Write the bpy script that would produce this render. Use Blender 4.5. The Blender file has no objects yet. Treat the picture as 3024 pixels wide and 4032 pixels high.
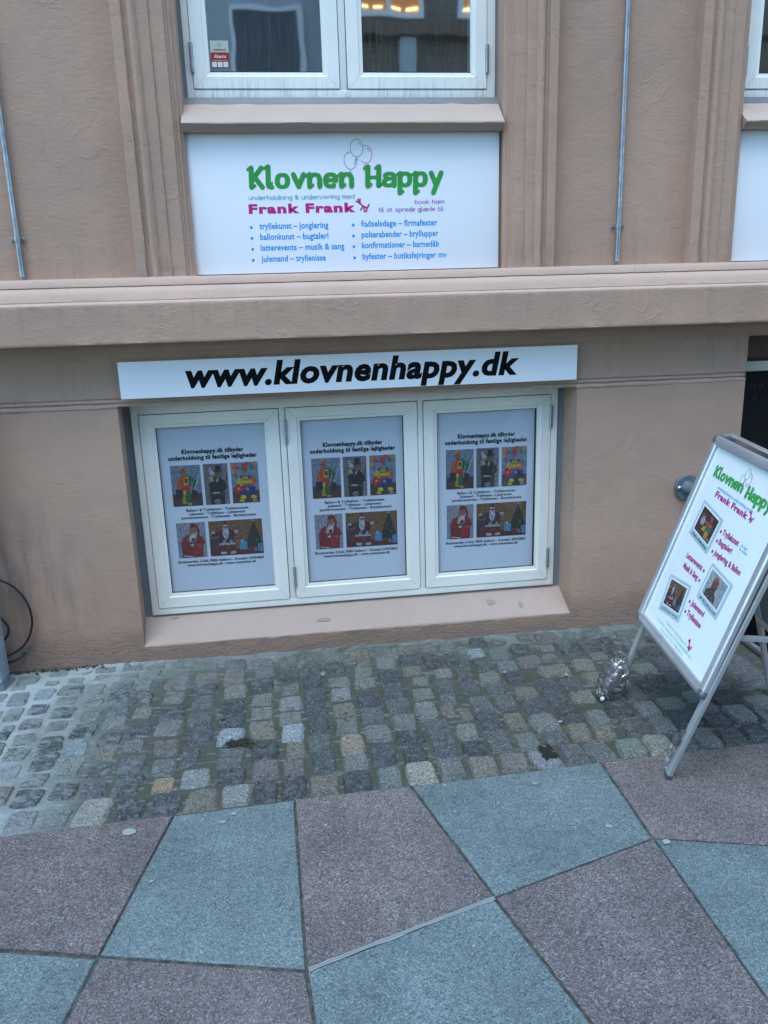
import bpy, bmesh, math, random
from mathutils import Vector, Matrix, noise
R = math.radians
random.seed(11)
SC = bpy.context.scene
COL = SC.collection

# ------------------------------------------------------------ camera
cam_d = bpy.data.cameras.new('camera')
cam = bpy.data.objects.new('camera', cam_d); COL.objects.link(cam)
cr, cu, cf = Vector((.991991, -.122851, -.029365)), Vector((.059717, .251286, .966069)), Vector((.111304, .960085, -.25661))
m = Matrix((cr, cu, -cf)).transposed().to_4x4()
m.translation = Vector((0, -3.465, 1.572))
cam.matrix_world = m
cam_d.sensor_fit = 'VERTICAL'; cam_d.sensor_height = 36.0; cam_d.lens = 27.68
cam_d.clip_start = .05; cam_d.clip_end = 400
SC.camera = cam

# ------------------------------------------------------------ world, sun, exposure
SUN_EL, SUN_AZ = 70.0, 200.0        # sun high over the street, behind thin overcast
w = bpy.data.worlds.new('World'); SC.world = w; w.use_nodes = True
nt = w.node_tree
bg = nt.nodes['Background']
sky = nt.nodes.new('ShaderNodeTexSky'); sky.sky_type = 'NISHITA'; sky.sun_disc = False
sky.sun_elevation = R(SUN_EL); sky.sun_rotation = R(SUN_AZ)
sky.air_density = 1.0; sky.dust_density = .6; sky.ozone_density = 2.5
veil = nt.nodes.new('ShaderNodeMix'); veil.data_type = 'RGBA'; veil.blend_type = 'MULTIPLY'; veil.inputs[0].default_value = 1.0   # thin cold cloud veil
veil.inputs[7].default_value = (.84, 1.0, 1.0, 1); nt.links.new(sky.outputs[0], veil.inputs[6]); nt.links.new(veil.outputs[2], bg.inputs[0]); bg.inputs[1].default_value = .15
sl = bpy.data.lights.new('sun', 'SUN'); sun = bpy.data.objects.new('sun', sl); COL.objects.link(sun)
sl.energy = .6; sl.angle = R(40); sl.color = (1.0, .96, .90)
az = R(SUN_AZ)
d = Vector((math.sin(az) * math.cos(R(SUN_EL)), math.cos(az) * math.cos(R(SUN_EL)), math.sin(R(SUN_EL))))
sun.rotation_euler = d.to_track_quat('Z', 'Y').to_euler()
SC.view_settings.view_transform = 'Standard'; SC.view_settings.look = 'None'
SC.view_settings.exposure = 1.95; SC.view_settings.gamma = 1.0; SC.view_settings.use_curve_mapping = False
SC.render.engine = 'CYCLES'
SC.cycles.max_bounces = 6; SC.cycles.transparent_max_bounces = 12

# ------------------------------------------------------------ helpers
def lin(*c):
    out = []
    for v in c:
        v /= 255.0
        out.append(v / 12.92 if v <= .04045 else ((v + .055) / 1.055) ** 2.4)
    return tuple(out)

def empty(name, loc=(0, 0, 0), parent=None):
    o = bpy.data.objects.new(name, None); COL.objects.link(o); o.location = loc
    o.empty_display_size = .05
    if parent: o.parent = parent
    return o

def tag(o, label=None, cat=None, group=None, kind=None):
    if label: o['label'] = label
    if cat: o['category'] = cat
    if group: o['group'] = group
    if kind: o['kind'] = kind
    return o

class MB:
    def __init__(s): s.v = []; s.f = []; s.c = []; s.m = []
    def add(s, vs, fs, col=None, mi=0):
        b = len(s.v); s.v += [tuple(v) for v in vs]
        for f in fs: s.f.append([b + i for i in f]); s.c.append(col); s.m.append(mi)
        return s
    def box(s, x0, x1, y0, y1, z0, z1, mi=0):
        v = [(x, y, z) for x in (x0, x1) for y in (y0, y1) for z in (z0, z1)]
        return s.add(v, [(0, 1, 3, 2), (4, 6, 7, 5), (0, 4, 5, 1), (2, 3, 7, 6), (0, 2, 6, 4), (1, 5, 7, 3)], mi=mi)
    def obox(s, p, q, wv, hv, w, h):   # bar from p to q, cross directions wv, hv, half sizes w, h
        p, q = Vector(p), Vector(q); wv = Vector(wv).normalized() * w; hv = Vector(hv).normalized() * h
        v = [e + a * wv + b * hv for e in (p, q) for a in (-1, 1) for b in (-1, 1)]
        return s.add(v, [(0, 1, 3, 2), (4, 6, 7, 5), (0, 4, 5, 1), (2, 3, 7, 6), (0, 2, 6, 4), (1, 5, 7, 3)])
    def tube(s, pts, r, n=10, cap=True):
        pts = [Vector(p) for p in pts]; rs = r if isinstance(r, (list, tuple)) else [r] * len(pts)
        vs = []; up = None
        for i, p in enumerate(pts):
            t = (pts[min(i + 1, len(pts) - 1)] - pts[max(i - 1, 0)]).normalized()
            if up is None: up = t.orthogonal().normalized()
            up = (up - t * up.dot(t)).normalized(); sd = t.cross(up)
            vs += [p + (up * math.cos(2 * math.pi * k / n) + sd * math.sin(2 * math.pi * k / n)) * rs[i] for k in range(n)]
        fs = [(i * n + k, i * n + (k + 1) % n, (i + 1) * n + (k + 1) % n, (i + 1) * n + k) for i in range(len(pts) - 1) for k in range(n)]
        if cap: fs += [tuple(range(n))[::-1], tuple(range((len(pts) - 1) * n, len(pts) * n))]
        return s.add(vs, fs)
    def build_each(s, name, mat, parent=None, k=6):
        """one object for every k faces (a box each)"""
        out = []
        for a in range(0, len(s.f), k):
            ids = sorted({i for f in s.f[a:a + k] for i in f}); mp = {i: n for n, i in enumerate(ids)}; q = MB()
            q.add([s.v[i] for i in ids], [[mp[i] for i in f] for f in s.f[a:a + k]]); out.append(q.build(name, mat, parent))
        return out
    def build(s, name, mat, parent=None, smooth=False, bevel=0, seg=2, ang=35):
        me = bpy.data.meshes.new(name); me.from_pydata(s.v, [], s.f)
        for mt in (mat if isinstance(mat, (list, tuple)) else [mat]): me.materials.append(mt)
        if any(s.m): me.polygons.foreach_set('material_index', s.m)
        if any(c is not None for c in s.c):
            ca = me.color_attributes.new('Col', 'FLOAT_COLOR', 'CORNER')
            for p, c in zip(me.polygons, s.c):
                for li in p.loop_indices: ca.data[li].color = (*c, 1)
        if smooth: me.polygons.foreach_set('use_smooth', [True] * len(me.polygons))
        me.update()
        o = bpy.data.objects.new(name, me); COL.objects.link(o)
        if parent: o.parent = parent
        if bevel:
            bm = bmesh.new(); bm.from_mesh(me); bmesh.ops.recalc_face_normals(bm, faces=bm.faces)
            es = [e for e in bm.edges if len(e.link_faces) == 2 and e.calc_face_angle(0) > R(30)]
            bmesh.ops.bevel(bm, geom=es, offset=bevel, segments=seg, affect='EDGES', profile=.6, clamp_overlap=True)
            bm.to_mesh(me); bm.free()
            me.polygons.foreach_set('use_smooth', [True] * len(me.polygons))
            me.set_sharp_from_angle(angle=R(ang))
        elif smooth: me.set_sharp_from_angle(angle=R(ang))
        return o

# ------------------------------------------------------------ materials
class NT:
    def __init__(s, name, rough=.6, metal=0, spec=.5):
        s.m = bpy.data.materials.new(name); s.m.use_nodes = True; s.t = s.m.node_tree
        s.b = s.t.nodes['Principled BSDF']; s.b.inputs['Roughness'].default_value = rough
        s.b.inputs['Metallic'].default_value = metal; s.b.inputs['Specular IOR Level'].default_value = spec
        tc = s.t.nodes.new('ShaderNodeTexCoord'); s.obj = tc.outputs['Object']
        g = s.t.nodes.new('ShaderNodeNewGeometry'); s.pos = g.outputs['Position']
    def n(s, ty, **k):
        nd = s.t.nodes.new(ty)
        for a, v in k.items(): setattr(nd, a, v)
        return nd
    def link(s, a, b): s.t.links.new(a, b)
    def mapv(s, vec, scale=(1, 1, 1), loc=(0, 0, 0), rot=(0, 0, 0)):
        mp = s.n('ShaderNodeMapping'); s.link(vec, mp.inputs[0])
        mp.inputs['Scale'].default_value = scale; mp.inputs['Location'].default_value = loc; mp.inputs['Rotation'].default_value = rot
        return mp.outputs[0]
    def noise(s, vec, scale, detail=4, rough=.55, dist=0):
        nd = s.n('ShaderNodeTexNoise'); s.link(vec, nd.inputs['Vector'])
        nd.inputs['Scale'].default_value = scale; nd.inputs['Detail'].default_value = detail
        nd.inputs['Roughness'].default_value = rough; nd.inputs['Distortion'].default_value = dist
        return nd.outputs['Fac']
    def noisec(s, vec, scale):
        nd = s.n('ShaderNodeTexNoise'); s.link(vec, nd.inputs['Vector']); nd.inputs['Scale'].default_value = scale; return nd.outputs['Color']
    def vor(s, vec, scale, feature='F1', out='Distance'):
        nd = s.n('ShaderNodeTexVoronoi', feature=feature); s.link(vec, nd.inputs['Vector']); nd.inputs['Scale'].default_value = scale
        return nd.outputs[out]
    def ramp(s, fac, stops, interp='LINEAR'):
        nd = s.n('ShaderNodeValToRGB'); s.link(fac, nd.inputs[0]); cr = nd.color_ramp; cr.interpolation = interp
        while len(cr.elements) < len(stops): cr.elements.new(.5)
        for e, (p, c) in zip(cr.elements, stops):
            e.position = p; e.color = (*(c if isinstance(c, tuple) else (c, c, c)), 1)
        return nd.outputs[0]
    def mix(s, fac, a, b, mode='MIX'):
        nd = s.n('ShaderNodeMix', data_type='RGBA', blend_type=mode)
        for i, v in ((0, fac), (6, a), (7, b)):
            if isinstance(v, (int, float)): nd.inputs[i].default_value = v
            elif isinstance(v, tuple): nd.inputs[i].default_value = (*v, 1)
            else: s.link(v, nd.inputs[i])
        return nd.outputs[2]
    def math(s, op, a, b=0.0, c=None, clamp=False):
        nd = s.n('ShaderNodeMath', operation=op, use_clamp=clamp)
        for i, v in enumerate((a, b, c)):
            if v is None: continue
            if isinstance(v, (int, float)): nd.inputs[i].default_value = v
            else: s.link(v, nd.inputs[i])
        return nd.outputs[0]
    def sep(s, vec):
        nd = s.n('ShaderNodeSeparateXYZ'); s.link(vec, nd.inputs[0]); return nd.outputs
    def rng(s, v, a, b, c=0., d=1.):
        nd = s.n('ShaderNodeMapRange'); s.link(v, nd.inputs[0])
        for i, x in enumerate((a, b, c, d)): nd.inputs[i + 1].default_value = x
        return nd.outputs[0]
    def bump(s, h, dist, strength=1.0, prev=None):
        nd = s.n('ShaderNodeBump'); s.link(h, nd.inputs['Height']); nd.inputs['Distance'].default_value = dist
        nd.inputs['Strength'].default_value = strength
        if prev is not None: s.link(prev, nd.inputs['Normal'])
        s.link(nd.outputs[0], s.b.inputs['Normal']); return nd.outputs[0]
    def col(s, c):
        if isinstance(c, tuple): s.b.inputs['Base Color'].default_value = (*c, 1)
        else: s.link(c, s.b.inputs['Base Color'])
    def rgh(s, r): s.link(r, s.b.inputs['Roughness'])

def flat_mat(name, c, rough=.5, metal=0, spec=.5, grain=0):
    k = NT(name, rough, metal, spec)
    nz = k.noise(k.obj, 9, 3)
    k.col(k.mix(k.rng(nz, .3, .7, 0, 1), tuple(v * .93 for v in c), tuple(min(1, v * 1.05) for v in c)))
    if grain: k.bump(k.noise(k.obj, 700, 2), grain)
    return k.m

def plaster(name, base, dirt=1.0, crumble=0.0, rough=.85):
    k = NT(name, rough, spec=.25)
    P = k.pos; X, Y, Z = k.sep(P)
    big = k.noise(P, 1.3, 4, .6); mid = k.noise(P, 7, 4, .6)
    c = k.mix(k.rng(big, .3, .72), tuple(v * .88 for v in base), tuple(v * 1.10 for v in base))
    c = k.mix(k.math('MULTIPLY', k.rng(mid, .45, .75), .35), c, tuple(v * f for v, f in zip(base, (.80, .86, .92))))
    # dust blown pale patches and rubbed off spots
    sp = k.noise(P, 26, 3, .7); c = k.mix(k.math('MULTIPLY', k.rng(sp, .70, .78), .4), c, tuple(min(1, v * 1.5) for v in base))
    # older paint showing in broad patches, drips under the ledges, hairline cracks
    pt = k.noise(P, .9, 5, .7, .6); c = k.mix(k.math('MULTIPLY', k.rng(pt, .52, .60), .22), c, tuple(v * f for v, f in zip(base, (.82, .86, .90))))
    dr_ = k.noise(k.mapv(P, (1, 1, .07)), 26, 4, .65)
    dz = k.math('MAXIMUM', k.math('MULTIPLY', k.rng(Z, 1.02, 1.37), k.rng(Z, 1.40, 1.385)), k.math('MULTIPLY', k.rng(Z, 1.44, 1.60), k.rng(Z, 1.62, 1.605)))
    dz = k.math('MAXIMUM', dz, k.math('MULTIPLY', k.rng(Z, 1.95, 1.70), k.rng(Z, 1.68, 1.70)))
    c = k.mix(k.math('MULTIPLY', k.math('MULTIPLY', dz, k.rng(dr_, .50, .68)), .24 * min(1, dirt)), c, (.15, .12, .105))
    ck = k.vor(k.mix(.30, P, k.noisec(P, 3.5)), 1.7, 'DISTANCE_TO_EDGE'); ckg = k.rng(k.noise(P, 1.9, 2), .54, .60)
    c = k.mix(k.math('MULTIPLY', k.math('MULTIPLY', k.rng(ck, .0040, .001), ckg), .24 * min(1, dirt)), c, (.12, .09, .075))
    # tiny dark specks
    sp2 = k.noise(P, 90, 2, .5); c = k.mix(k.math('MULTIPLY', k.rng(sp2, .74, .79), .45), c, tuple(v * .35 for v in base))
    # pale dust on ledges, plus sky light on upward faces painted into the colour
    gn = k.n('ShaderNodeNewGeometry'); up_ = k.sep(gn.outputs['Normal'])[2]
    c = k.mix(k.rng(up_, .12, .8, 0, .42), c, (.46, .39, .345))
    # splash dirt and damp near the ground
    nz = k.noise(k.mapv(P, (1, 1, 1)), 5, 5, .65)
    h = k.math('ADD', Z, k.math('MULTIPLY', nz, -.16))
    wet = k.rng(h, .42, .02, 0, .75 * dirt); c = k.mix(wet, c, k.mix(1., c, (.86, .76, .70), 'MULTIPLY'))
    low = k.rng(h, .10, -.06, 0, .85 * dirt)
    c = k.mix(low, c, tuple(v * f for v, f in zip(base, (.52, .56, .60))))
    # grey soot streaks at the left by the post
    st = k.noise(k.mapv(P, (9, 1, 1.2)), 1.6, 4, .6)
    sx = k.math('MULTIPLY', k.rng(X, -.85, -1.2), k.rng(k.math('ABSOLUTE', k.math('SUBTRACT', Z, .40)), .42, .05))
    c = k.mix(k.math('MULTIPLY', k.math('MULTIPLY', sx, k.rng(st, .42, .66)), .75 * dirt), c, (.10, .095, .10))
    k.col(c)
    fine = k.noise(k.mapv(P, (.55, 1, 1.4)), 260, 3, .6)
    med = k.noise(k.mapv(P, (.8, 1, 1.3)), 48, 4, .62)
    lum = k.noise(P, 9, 5, .55, .8)
    ridg = k.rng(k.math('ABSOLUTE', k.math('SUBTRACT', k.noise(P, 5.5, 3, .5, 1.2), .5)), .0, .022, 1, 0)
    gate = k.rng(k.noise(P, 3.6, 2), .56, .66)
    b = k.bump(fine, .0008)
    b = k.bump(med, .0017, 1, b)
    b = k.bump(lum, .0042, .8, b)
    b = k.bump(k.math('MULTIPLY', ridg, gate), .0011, .8, b)
    lowb = k.rng(h, .16, .0, 0, 1)
    cr = k.noise(k.mapv(P, (1.3, 1, 4.5)), 22, 6, .7, 1.0)
    b = k.bump(k.math('MULTIPLY', k.math('ADD', k.math('MULTIPLY', lowb, min(1, dirt)), crumble), cr), .010, 1, b)
    crk = k.rng(k.vor(k.mapv(k.mix(.16, P, k.noisec(P, 6)), (1.0, 1, 2.6)), 8, 'DISTANCE_TO_EDGE'), 0, .010, 0, 1)
    b = k.bump(k.math('MAXIMUM', crk, k.math('SUBTRACT', 1, k.math('MULTIPLY', lowb, min(1, dirt)))), .0015, 1 if dirt > .5 else .1, b)
    return k.m

WALL = (.400, .266, .198)
M = {}
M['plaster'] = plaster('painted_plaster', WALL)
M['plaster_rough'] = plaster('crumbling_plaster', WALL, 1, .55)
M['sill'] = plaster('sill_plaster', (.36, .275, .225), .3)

def window_white(name, streak):
    k = NT(name, .32, spec=.5); P = k.pos; X, Y, Z = k.sep(P)
    base = (.76, .745, .68) if not streak else (.78, .79, .745)
    nz = k.noise(P, 6, 4); c = k.mix(k.rng(nz, .35, .7), tuple(v * .93 for v in base), base)
    if streak:
        s1 = k.noise(k.mapv(P, (1, .4, .06)), 95, 3, .6); fade = k.rng(Z, 2.50, 2.38)
        c = k.mix(k.math('MULTIPLY', k.math('MULTIPLY', k.rng(s1, .50, .66), fade), .55), c, (.30, .31, .28))
    g = k.noise(P, 60, 3, .7); c = k.mix(k.math('MULTIPLY', k.rng(g, .64, .74), .35), c, (.30, .30, .27))
    k.col(c); k.bump(k.noise(P, 30, 2), .0006); return k.m
M['white_frame'] = window_white('white_window_paint', False)
M['white_frame_rain'] = window_white('rain_streaked_window_paint', True)
M['grey_trim'] = flat_mat('grey_weathered_trim', (.17, .20, .22), .55)
M['dark_flash'] = flat_mat('dark_grey_flashing', (.12, .135, .14), .5)
M['gasket'] = flat_mat('black_gasket', (.012, .012, .014), .6)

def galv(name, c=(.42, .46, .50), rough=.42, metal=.75):
    k = NT(name, rough, metal); v = k.rng(k.sep(k.vor(k.obj, 60, 'F1', 'Color'))[0], 0, 1, .45, 1); nz = k.noise(k.obj, 14, 5, .65)
    g = k.mix(k.rng(nz, .35, .7), tuple(x * .68 for x in c), c)
    g = k.mix(.22, g, v, 'MULTIPLY'); k.col(g)
    k.rgh(k.rng(k.noise(k.obj, 30, 4), .3, .7, rough - .1, rough + .2)); k.bump(k.noise(k.obj, 120, 3), .0004); return k.m
M['galvanised'] = galv('galvanised_steel')
M['galv_pale'] = galv('pale_galvanised_sheet', (.50, .56, .62), .5, .45)
M['cast_zinc'] = galv('dull_zinc_casting', (.20, .25, .29), .5, .5)
def alu(name, c, rough, metal):
    k = NT(name, rough, metal); n1 = k.noise(k.mapv(k.obj, (1, 1, .25)), 60, 4, .6); n2 = k.noise(k.obj, 9, 4)
    k.col(k.mix(k.rng(n2, .35, .7), tuple(v * .86 for v in c), c)); k.rgh(k.rng(n1, .3, .7, rough - .05, rough + .08)); return k.m
M['alu'] = alu('satin_aluminium', (.66, .67, .70), .34, .8)
M['alu_leg'] = alu('brushed_aluminium_leg', (.46, .48, .49), .45, .55)
M['chrome'] = flat_mat('chrome', (.65, .66, .68), .12, 1.0)
M['corner_plastic'] = flat_mat('grey_corner_cap', (.16, .165, .18), .3, .5)
M['black'] = flat_mat('black_rubber', (.012, .012, .016), .45)
M['rubber_grey'] = flat_mat('dark_grey_rubber', (.06, .065, .07), .6)
M['board_back'] = flat_mat('brown_hardboard_back', (.045, .038, .033), .6)
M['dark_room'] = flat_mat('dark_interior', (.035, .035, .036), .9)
M['door_dark'] = flat_mat('dark_door_glass', (.008, .008, .010), .08)
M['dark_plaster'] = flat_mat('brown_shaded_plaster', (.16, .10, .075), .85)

def signboard(name, c=(.80, .82, .86), rough=.28):
    k = NT(name, rough); nz = k.noise(k.pos, 2.2, 3); k.col(k.mix(k.rng(nz, .3, .7), tuple(v * .975 for v in c), c))
    return k.m
M['sign_white'] = signboard('white_sign_panel')
M['poster_white'] = signboard('white_poster_film', (.68, .74, .75), .16)

def glass(name, refl=.22, tint=(1, 1, 1), rough=.0, streaks=False):
    k = NT(name); t = k.t; t.nodes.remove(k.b); out = [n for n in t.nodes if n.type == 'OUTPUT_MATERIAL'][0]
    gl = k.n('ShaderNodeBsdfGlossy'); gl.inputs['Roughness'].default_value = rough; gl.inputs['Color'].default_value = (.95, .97, 1, 1)
    tr = k.n('ShaderNodeBsdfTransparent'); tr.inputs['Color'].default_value = (*tint, 1)
    lw = k.n('ShaderNodeLayerWeight'); lw.inputs['Blend'].default_value = .5
    f = k.math('MULTIPLY_ADD', k.math('POWER', lw.outputs['Facing'], 5.0), 1 - refl, refl)
    mx = k.n('ShaderNodeMixShader'); k.link(f, mx.inputs[0]); k.link(tr.outputs[0], mx.inputs[1]); k.link(gl.outputs[0], mx.inputs[2])
    last = mx
    bp = k.n('ShaderNodeBump'); bp.inputs['Distance'].default_value = .0009; k.link(k.noise(k.pos, 2.6, 2), bp.inputs['Height']); k.link(bp.outputs[0], gl.inputs['Normal'])
    if streaks:
        df = k.n('ShaderNodeBsdfDiffuse'); df.inputs['Color'].default_value = (.45, .48, .46, 1)
        s1 = k.noise(k.mapv(k.pos, (1, 1, .05)), 150, 3, .6)
        m2 = k.n('ShaderNodeMixShader'); k.link(k.rng(s1, .50, .75, .012, .09), m2.inputs[0]); k.link(mx.outputs[0], m2.inputs[1]); k.link(df.outputs[0], m2.inputs[2]); last = m2
    k.link(last.outputs[0], out.inputs[0]); return k.m
M['glass_up'] = glass('dark_window_glass', .36, (.55, .6, .6), .025, True)
M['glass_low'] = glass('poster_window_glass', .035, (.97, .98, 1.0))
M['plastic_clear'] = None

def film(name):
    k = NT(name, .45, spec=.4); P = k.obj
    wv = k.n('ShaderNodeTexWave', wave_type='BANDS', bands_direction='X'); k.link(k.mapv(P, (1, 1, 1), (0, 0, 0), (0, R(-14), 0)), wv.inputs[0])
    wv.inputs['Scale'].default_value = 95; wv.inputs['Distortion'].default_value = 2.0; wv.inputs['Detail'].default_value = 1
    nz = k.noise(P, 3, 3)
    c = k.mix(wv.outputs['Fac'], (.42, .465, .515), (.53, .58, .635)); c = k.mix(k.rng(nz, .3, .7, 0, .25), c, (.42, .47, .53))
    k.col(c); return k.m
M['film'] = film('perforated_window_film')

def printed(name, rough=.6, mul=.66):
    k = NT(name, rough, spec=.35); a = k.n('ShaderNodeVertexColor', layer_name='Col')
    wv = k.noise(k.obj, 330, 3, .7); w2 = k.noise(k.obj, 75, 4, .7); w3 = k.noisec(k.obj, 160)
    c = k.mix(k.rng(w2, .36, .62), k.mix(1.0, a.outputs[0], (.42, .42, .45), 'MULTIPLY'), k.mix(1.0, a.outputs[0], (1.35, 1.32, 1.28), 'MULTIPLY'))
    c = k.mix(k.rng(wv, .35, .65, 0, .6), c, k.mix(1.0, a.outputs[0], (.5, .5, .52), 'MULTIPLY')); c = k.mix(.05, c, w3)
    k.col(c)
    hs = k.n('ShaderNodeHueSaturation'); hs.inputs['Saturation'].default_value = 1.0; hs.inputs['Value'].default_value = mul
    src = k.b.inputs['Base Color'].links[0].from_socket; k.link(src, hs.inputs['Color']); k.link(hs.outputs[0], k.b.inputs['Base Color'])
    return k.m
M['print'] = printed('printed_colours')
def ink(name, c, rough=.45):
    return flat_mat(name, c, rough)
M['ink_black'] = flat_mat('black_lettering', (.004, .004, .005), .7, 0, .12)
M['ink_dark'] = flat_mat('dark_print', (.008, .010, .015), .7, 0, .15)
M['ink_green'] = ink('green_lettering', (.030, .29, .055))
M['ink_magenta'] = ink('magenta_lettering', (.47, .012, .21))
M['ink_blue'] = ink('blue_lettering', (.003, .27, .66))
M['ink_skyblue'] = ink('light_blue_lettering', (.06, .33, .55))
M['ink_purple'] = ink('purple_lettering', (.24, .05, .38))
M['ink_plum'] = ink('plum_lettering', (.36, .025, .19))
M['ink_mint'] = ink('pale_green_lettering', (.20, .55, .36))
M['ink_red'] = ink('dark_red_sticker', (.30, .012, .014))
M['ink_ghost'] = ink('faded_door_lettering', (.014, .014, .015), .3)

# ground materials
def stone():
    k = NT('granite_setts', .62, spec=.4); oi = k.n('ShaderNodeObjectInfo'); P = k.pos
    base = oi.outputs['Color']
    base = k.mix(.16, base, (.065, .080, .088)); n1 = k.noise(P, 170, 4, .75); n2 = k.noise(P, 38, 4, .65); n3 = k.vor(P, 210, 'F1', 'Distance')
    c = k.mix(k.rng(n1, .38, .58), k.mix(1., base, (.34, .37, .40), 'MULTIPLY'), k.mix(1., base, (1.62, 1.66, 1.58), 'MULTIPLY'))
    c = k.mix(k.rng(n1, .60, .70), c, k.mix(.75, base, (.66, .68, .66)))
    c = k.mix(k.math('MULTIPLY', k.rng(n2, .48, .68), .55), c, k.mix(.5, base, (.25, .28, .26)))
    # mortar film smeared over the stones
    X, Y, Z = k.sep(P)
    sm = k.noise(k.mapv(P, (.85, 1.25, 1)), 19, 6, .75)
    lf = k.rng(X, .25, -1.1, .0, .15); bk = k.rng(Y, -.50, -.02, 0, .15)
    th = k.math('SUBTRACT', .60, k.math('ADD', lf, bk))
    f = k.math('MULTIPLY', k.math('SUBTRACT', sm, th), 9., clamp=True)
    mc = k.mix(k.rng(X, -1.1, -.1), (.22, .27, .27), (.105, .13, .115))
    c = k.mix(k.math('MULTIPLY', f, .72), c, mc)
    k.col(c); k.rgh(k.rng(n2, .3, .7, .45, .75))
    n5 = k.noise(P, 75, 4, .6, .6); b = k.bump(n1, .0045); b = k.bump(n5, .007, 1, b); k.bump(n2, .012, 1, b); return k.m
M['stone'] = stone()

def mortar():
    k = NT('mossy_mortar', .75, spec=.3); P = k.pos; X, Y, Z = k.sep(P)
    n1 = k.noise(P, 5, 5, .6); n2 = k.noise(P, 110, 4, .7); n3 = k.noise(k.mapv(P, (.6, 1.6, 1)), 30, 4, .6)
    t = k.math('ADD', k.rng(X, -1.15, -.55, .0, .80), k.math('MULTIPLY', k.math('SUBTRACT', n1, .5), .8))
    t = k.math('ADD', t, k.rng(Y, -.02, -.35, -.35, .1))
    c = k.ramp(t, [(0, (.30, .36, .37)), (.35, (.17, .205, .20)), (.7, (.062, .078, .068)), (1, (.045, .056, .040))])
    mo = k.noise(P, 8, 4, .7); ms = k.math('MULTIPLY', k.rng(mo, .52, .68), k.rng(X, -.6, .3, .15, .8))
    c = k.mix(ms, c, (.045, .052, .022))
    c = k.mix(k.rng(n2, .35, .65, .35, 0), c, (.05, .055, .05)); c = k.mix(k.math('MULTIPLY', k.rng(n3, .55, .72), .3), c, (.42, .46, .46))
    k.col(c); b = k.bump(n2, .0022); k.bump(n3, .005, 1, b); return k.m
M['mortar'] = mortar()

def slab(name, dark, midc, light, sc=1.0, seed=0):
    k = NT(name, .5, spec=.45); oi = k.n('ShaderNodeObjectInfo'); P = k.mapv(k.pos, (1, 1, 1), (seed, 0, 0))
    n1 = k.noise(P, 215 * sc, 4, .8); v1 = k.vor(P, 270 * sc, 'F1', 'Color'); n3 = k.noise(P, 3.0, 5, .62); n4 = k.noise(P, 26, 5, .7)
    vv = k.sep(v1)[0]
    s = k.math('ADD', k.math('MULTIPLY', n1, .72), k.math('MULTIPLY', vv, .28))
    c = k.ramp(s, [(.33, dark), (.45, midc), (.55, tuple(v * 1.12 for v in midc)), (.70, light)])
    c = k.mix(k.math('MULTIPLY', k.rng(n3, .40, .62), .62), c, k.mix(1., c, (1.45, 1.42, 1.40), 'MULTIPLY'))
    c = k.mix(k.math('MULTIPLY', k.rng(n4, .46, .70), .5), c, k.mix(1., c, (.62, .64, .67), 'MULTIPLY'))
    wp = k.noise(P, 75, 2, .5); c = k.mix(k.math('MULTIPLY', k.rng(wp, .70, .75), .55), c, (.42, .47, .46))
    sc2 = k.noise(k.mapv(P, (2.2, .35, 1), (0, 0, 0), (0, 0, R(28))), 5, 3, .6); c = k.mix(k.math('MULTIPLY', k.rng(sc2, .60, .68), .16), c, light)
    st = k.noise(P, 7, 5, .7, .8); c = k.mix(k.math('MULTIPLY', k.rng(st, .57, .66), .38), c, k.mix(1., c, (.60, .61, .62), 'MULTIPLY'))
    rv = k.rng(oi.outputs['Random'], 0, 1, .0, .30); c = k.mix(rv, c, k.mix(1., c, (.74, .76, .80), 'MULTIPLY'))
    k.col(c); k.rgh(k.rng(n3, .3, .7, .40, .66)); b = k.bump(s, .0022); k.bump(n4, .002, 1, b); return k.m
M['slab_teal'] = slab('teal_granite', (.034, .056, .063), (.092, .128, .133), (.195, .25, .25))
M['slab_mauve'] = slab('mauve_granite', (.036, .032, .034), (.098, .088, .087), (.24, .228, .222), .95, 3)
def joint():
    k = NT('dark_joint_sand', .9); n = k.noise(k.pos, 40, 4); k.col(k.mix(k.rng(n, .35, .65), (.022, .026, .026), (.075, .085, .07))); k.bump(k.noise(k.pos, 200, 3), .002); return k.m
M['joint'] = joint()
def brick():
    k = NT('brown_facing_brick', .85); bt = k.n('ShaderNodeTexBrick'); k.link(k.mapv(k.pos, (1, 1, 1), (0, 0, 0), (R(90), 0, 0)), bt.inputs[0])
    bt.inputs['Color1'].default_value = (.17, .12, .075, 1); bt.inputs['Color2'].default_value = (.11, .08, .055, 1); bt.inputs['Mortar'].default_value = (.2, .19, .17, 1)
    bt.inputs['Scale'].default_value = 1; bt.inputs['Brick Width'].default_value = .24; bt.inputs['Row Height'].default_value = .07; bt.inputs['Mortar Size'].default_value = .008
    k.col(bt.outputs[0]); return k.m
M['brick'] = brick()
M['pale_render'] = flat_mat('pale_grey_render', (.40, .43, .46), .9)
M['far_frame'] = flat_mat('far_white_frame', (.75, .77, .8), .5)
M['far_pane'] = flat_mat('far_dark_pane', (.03, .035, .035), .15)
k = NT('lit_orange_room'); k.col((.3, .12, .02)); k.b.inputs['Emission Color'].default_value = (1, .45, .10, 1); k.b.inputs['Emission Strength'].default_value = .14; M['lit'] = k.m
k = NT('lit_lamp'); k.col((.8, .6, .3)); k.b.inputs['Emission Color'].default_value = (1, .75, .35, 1); k.b.inputs['Emission Strength'].default_value = 1.3; M['lamp'] = k.m
M['gum'] = flat_mat('flattened_gum', (.21, .26, .255), .9)
M['dirt'] = flat_mat('black_wet_dirt', (.012, .014, .010), .35)
M['moss'] = flat_mat('moss', (.035, .042, .012), .95)
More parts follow.
